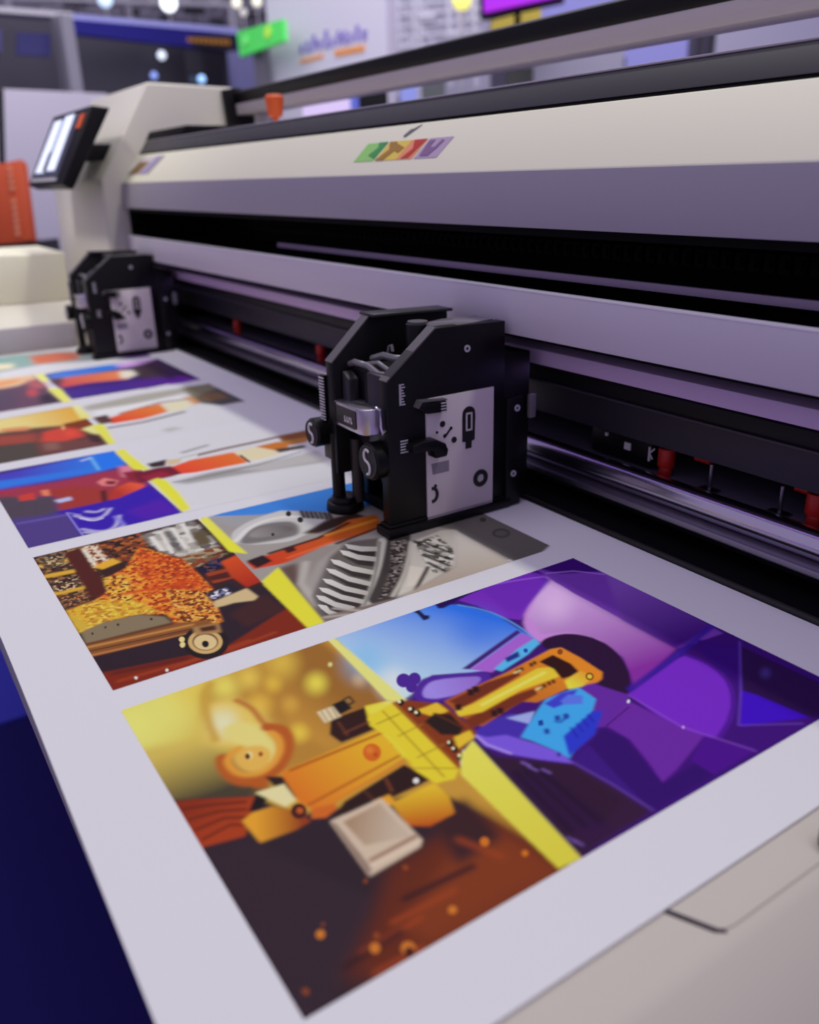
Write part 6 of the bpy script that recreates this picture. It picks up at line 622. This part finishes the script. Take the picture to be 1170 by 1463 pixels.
tag(vwall(MB(),(-17.513, 11.949, 2.925),(-17.264, 12.389, 3.001),FLOOR,.3).build('dark_green_box',mat('box_green_dark',(86,90,90),.6)),'dark greenish box seen through the gap left of the monitor','box')
# orange beacon standing behind the gantry cover
bc=empty('orange_beacon',(-4.87,2.3,1.24),'small orange beacon behind the charcoal trim near the side tower','beacon')
m=MB();m.cyl((-4.87,2.3,1.24),(-4.87,2.3,1.36),.018,12);m.build('stem',orange,bc)
m=MB();m.cyl((-4.87,2.3,1.34),(-4.87,2.3,1.44),.04,20,.055);m.cyl((-4.87,2.3,1.44),(-4.87,2.3,1.455),.055,20,.04);m.build('lens',orange,bc,.004)
# lamps and trusses overhead
LAMPS=[((-35.137, 12.585, 7.25),.30,(240,246,250),2.2,'largest white ceiling lamp at the top edge'),((-36.479, 10.634, 7.428),.27,(190,210,240),1.4,'bluish ceiling lamp at the top edge left of the white one'),
 ((-29.443, 10.126, 4.767),.13,(214,224,240),1.4,'small white lamp in front of the dark booth'),((-29.213, 9.724, 4.158),.11,(130,150,220),1.1,'dim blue lamp low on the dark booth'),((-28.901, 11.157, 4.077),.12,(150,190,244),1.4,'pale blue lamp low at the right of the dark booth'),
 ((-33.746, 14.696, 7.19),.18,(230,226,206),1.2,'warm white lamp above the green sign'),((-33.346, 15.338, 7.221),.18,(230,226,206),1.2,'warm white lamp at the top edge nearest the display wall'),((-32.964, 14.597, 6.752),.13,(200,196,190),.8,'dim lamp just above the end of the navy fascia')]
for i,(p,r,c,e,lb) in enumerate(LAMPS):
    hl=tag(MB().ball(p,r).build('hall_lamp',mat('lamp_glow_%d'%i,c,.5,emit=e)),lb,'lamp','lamps in the hall')
    if p[2]>5.2: MB().tube([(p[0],p[1],p[2]-r*.9),(p[0],p[1],FLOOR)],.035,6).build('lamp_pole',mat('truss_grey',(176,172,180),.5),hl)
def truss(a,b_,h,r,label):
    a=Vector(a);b_=Vector(b_);m=MB();up=Vector((0,0,h));n=14
    m.tube([a,b_],r,6);m.tube([a+up,b_+up],r,6)
    for i in range(n):
        p=a.lerp(b_,i/n);q=a.lerp(b_,(i+1)/n)
        m.tube([p,q+up] if i%2 else [p+up,q],r*.6,5)
    for e_ in (a,b_): m.tube([e_,(e_.x,e_.y,FLOOR)],r*1.4,6)
    tag(m.build('lighting_truss',mat('truss_grey',(176,172,180),.5)),label,'truss','lighting trusses')
truss((-45.442, 10.376, 8.442),(-47.227, 23.814, 8.905),.9,.10,'grey lighting truss running just above the navy fascia')
truss((-40.326, 7.956, 7.85),(-37.589, 16.11, 7.776),.8,.10,'grey lighting truss along the top edge at the left')
truss((-41.331, 12.998, 8.74),(-44.238, 24.346, 8.721),.9,.12,'grey lighting truss sloping behind the green sign')
for q,lb in zip([[(-44.493, 11.109, 8.681), (-44.18, 12.056, 8.648), (-44.192, 12.02, 8.402), (-44.505, 11.071, 8.437)], [(-43.711, 13.481, 8.46), (-43.484, 14.169, 8.419), (-43.494, 14.137, 8.168), (-43.722, 13.448, 8.211)], [(-43.213, 14.991, 8.212), (-43.02, 15.576, 8.167), (-43.029, 15.549, 7.942), (-43.222, 14.963, 7.988)], [(-42.868, 16.037, 8.568), (-42.574, 16.928, 8.531), (-42.584, 16.899, 8.248), (-42.879, 16.005, 8.287)], [(-42.508, 17.129, 8.139), (-42.289, 17.792, 8.094), (-42.298, 17.767, 7.837), (-42.517, 17.102, 7.883)], [(-41.979, 18.734, 8.34), (-41.715, 19.535, 8.298), (-41.722, 19.513, 8.038), (-41.986, 18.711, 8.082)]],('wide dark fixture at the top edge, left of the bluish lamp','dark fixture between the bluish lamp and the white lamp','dark fixture just below the white lamp','wide dark fixture right of the white lamp','dark fixture right of the white lamp, lower one','dark fixture above the green sign')):
    c_=sum((Vector(p) for p in q),Vector())/4
    tag(MB().slab(q,.3).tube([c_,(c_.x,c_.y,FLOOR)],.04,6).build('stage_fixture',mat('rigging_dark',(52,48,58),.7)),lb,'fixture','dark fixtures under the trusses')


# ------------------------------------------------------------------ light
w=bpy.data.worlds.new('hall_air');scn.world=w;w.use_nodes=True
bgn=w.node_tree.nodes['Background'];bgn.inputs['Color'].default_value=(.43,.372,.605,1);bgn.inputs['Strength'].default_value=0.7
def lamp(name,kind,loc,energy,color,target=None,**kw):
    l=bpy.data.lights.new(name,kind);l.energy=energy;l.color=color
    for k,v in kw.items(): setattr(l,k,v)
    o=bpy.data.objects.new(name,l);col.objects.link(o);o.location=Vector(loc)*S
    if target is not None:
        d=(Vector(target)-Vector(loc)).normalized(); o.rotation_euler=d.to_track_quat('-Z','Y').to_euler()
    return o
KY=1.68+.277*(12-1.01)
lamp('hall_luminaire_row','AREA',(-3.2,KY,12),124,(.99,1.0,.87),(-3.2,1.68,1.0),shape='RECTANGLE',size=7.5,size_y=.22)
lamp('fill_light_front','AREA',(-3.0,-1.2,12),36,(.97,.95,1.0),(-3.0,1.5,.8),shape='RECTANGLE',size=3.0,size_y=1.6)  # unseen fill added from the front to brighten the cream panels
lamp('fill_light_far','AREA',(-17,8,13),520,(.93,.92,1.0),(-24,14,0),shape='RECTANGLE',size=8,size_y=8)  # large unseen fill added to lift the dark background
lamp('fill_light_tower','AREA',(-3.2,-5,9),1.6,(1.0,.97,.9),(-6.4,1.1,.9),shape='DISK',size=.8,spread=math.radians(24))  # unseen narrow fill added to brighten the tower slope and end block
lamp('fill_light_violet','AREA',(-2.6,1.80,.432),0.5,(.50,.30,1.0),(-2.6,1.45,0),shape='RECTANGLE',size=6.2,size_y=.03)  # violet light added under the beam to tint the shaded paper


# ------------------------------------------------------------------ camera
cam=bpy.data.cameras.new('camera');co_=bpy.data.objects.new('camera',cam);col.objects.link(co_)
cam.sensor_fit='VERTICAL';cam.sensor_height=36;cam.lens=29.743993080473228
cam.clip_start=.02;cam.clip_end=200
R=[[0.5499447022346065, 0.8348631972742551, -0.023754290582929456], [0.2950980869320667, -0.2208379895102791, -0.9295954504396481], [-0.7813308797002231, 0.5042162474832262, -0.36781521474894086]]
mw=Matrix(((R[0][0],-R[1][0],-R[2][0],0),(R[0][1],-R[1][1],-R[2][1],0),(R[0][2],-R[1][2],-R[2][2],S),(0,0,0,1)))
co_.matrix_world=mw
cam.dof.use_dof=True;cam.dof.focus_distance=.86;cam.dof.aperture_fstop=3.4;cam.dof.aperture_blades=0
scn.camera=co_
scn.view_settings.view_transform='Standard';scn.view_settings.look='None';scn.view_settings.gamma=1.0
scn.view_settings.use_curve_mapping=False;scn.view_settings.exposure=0.0
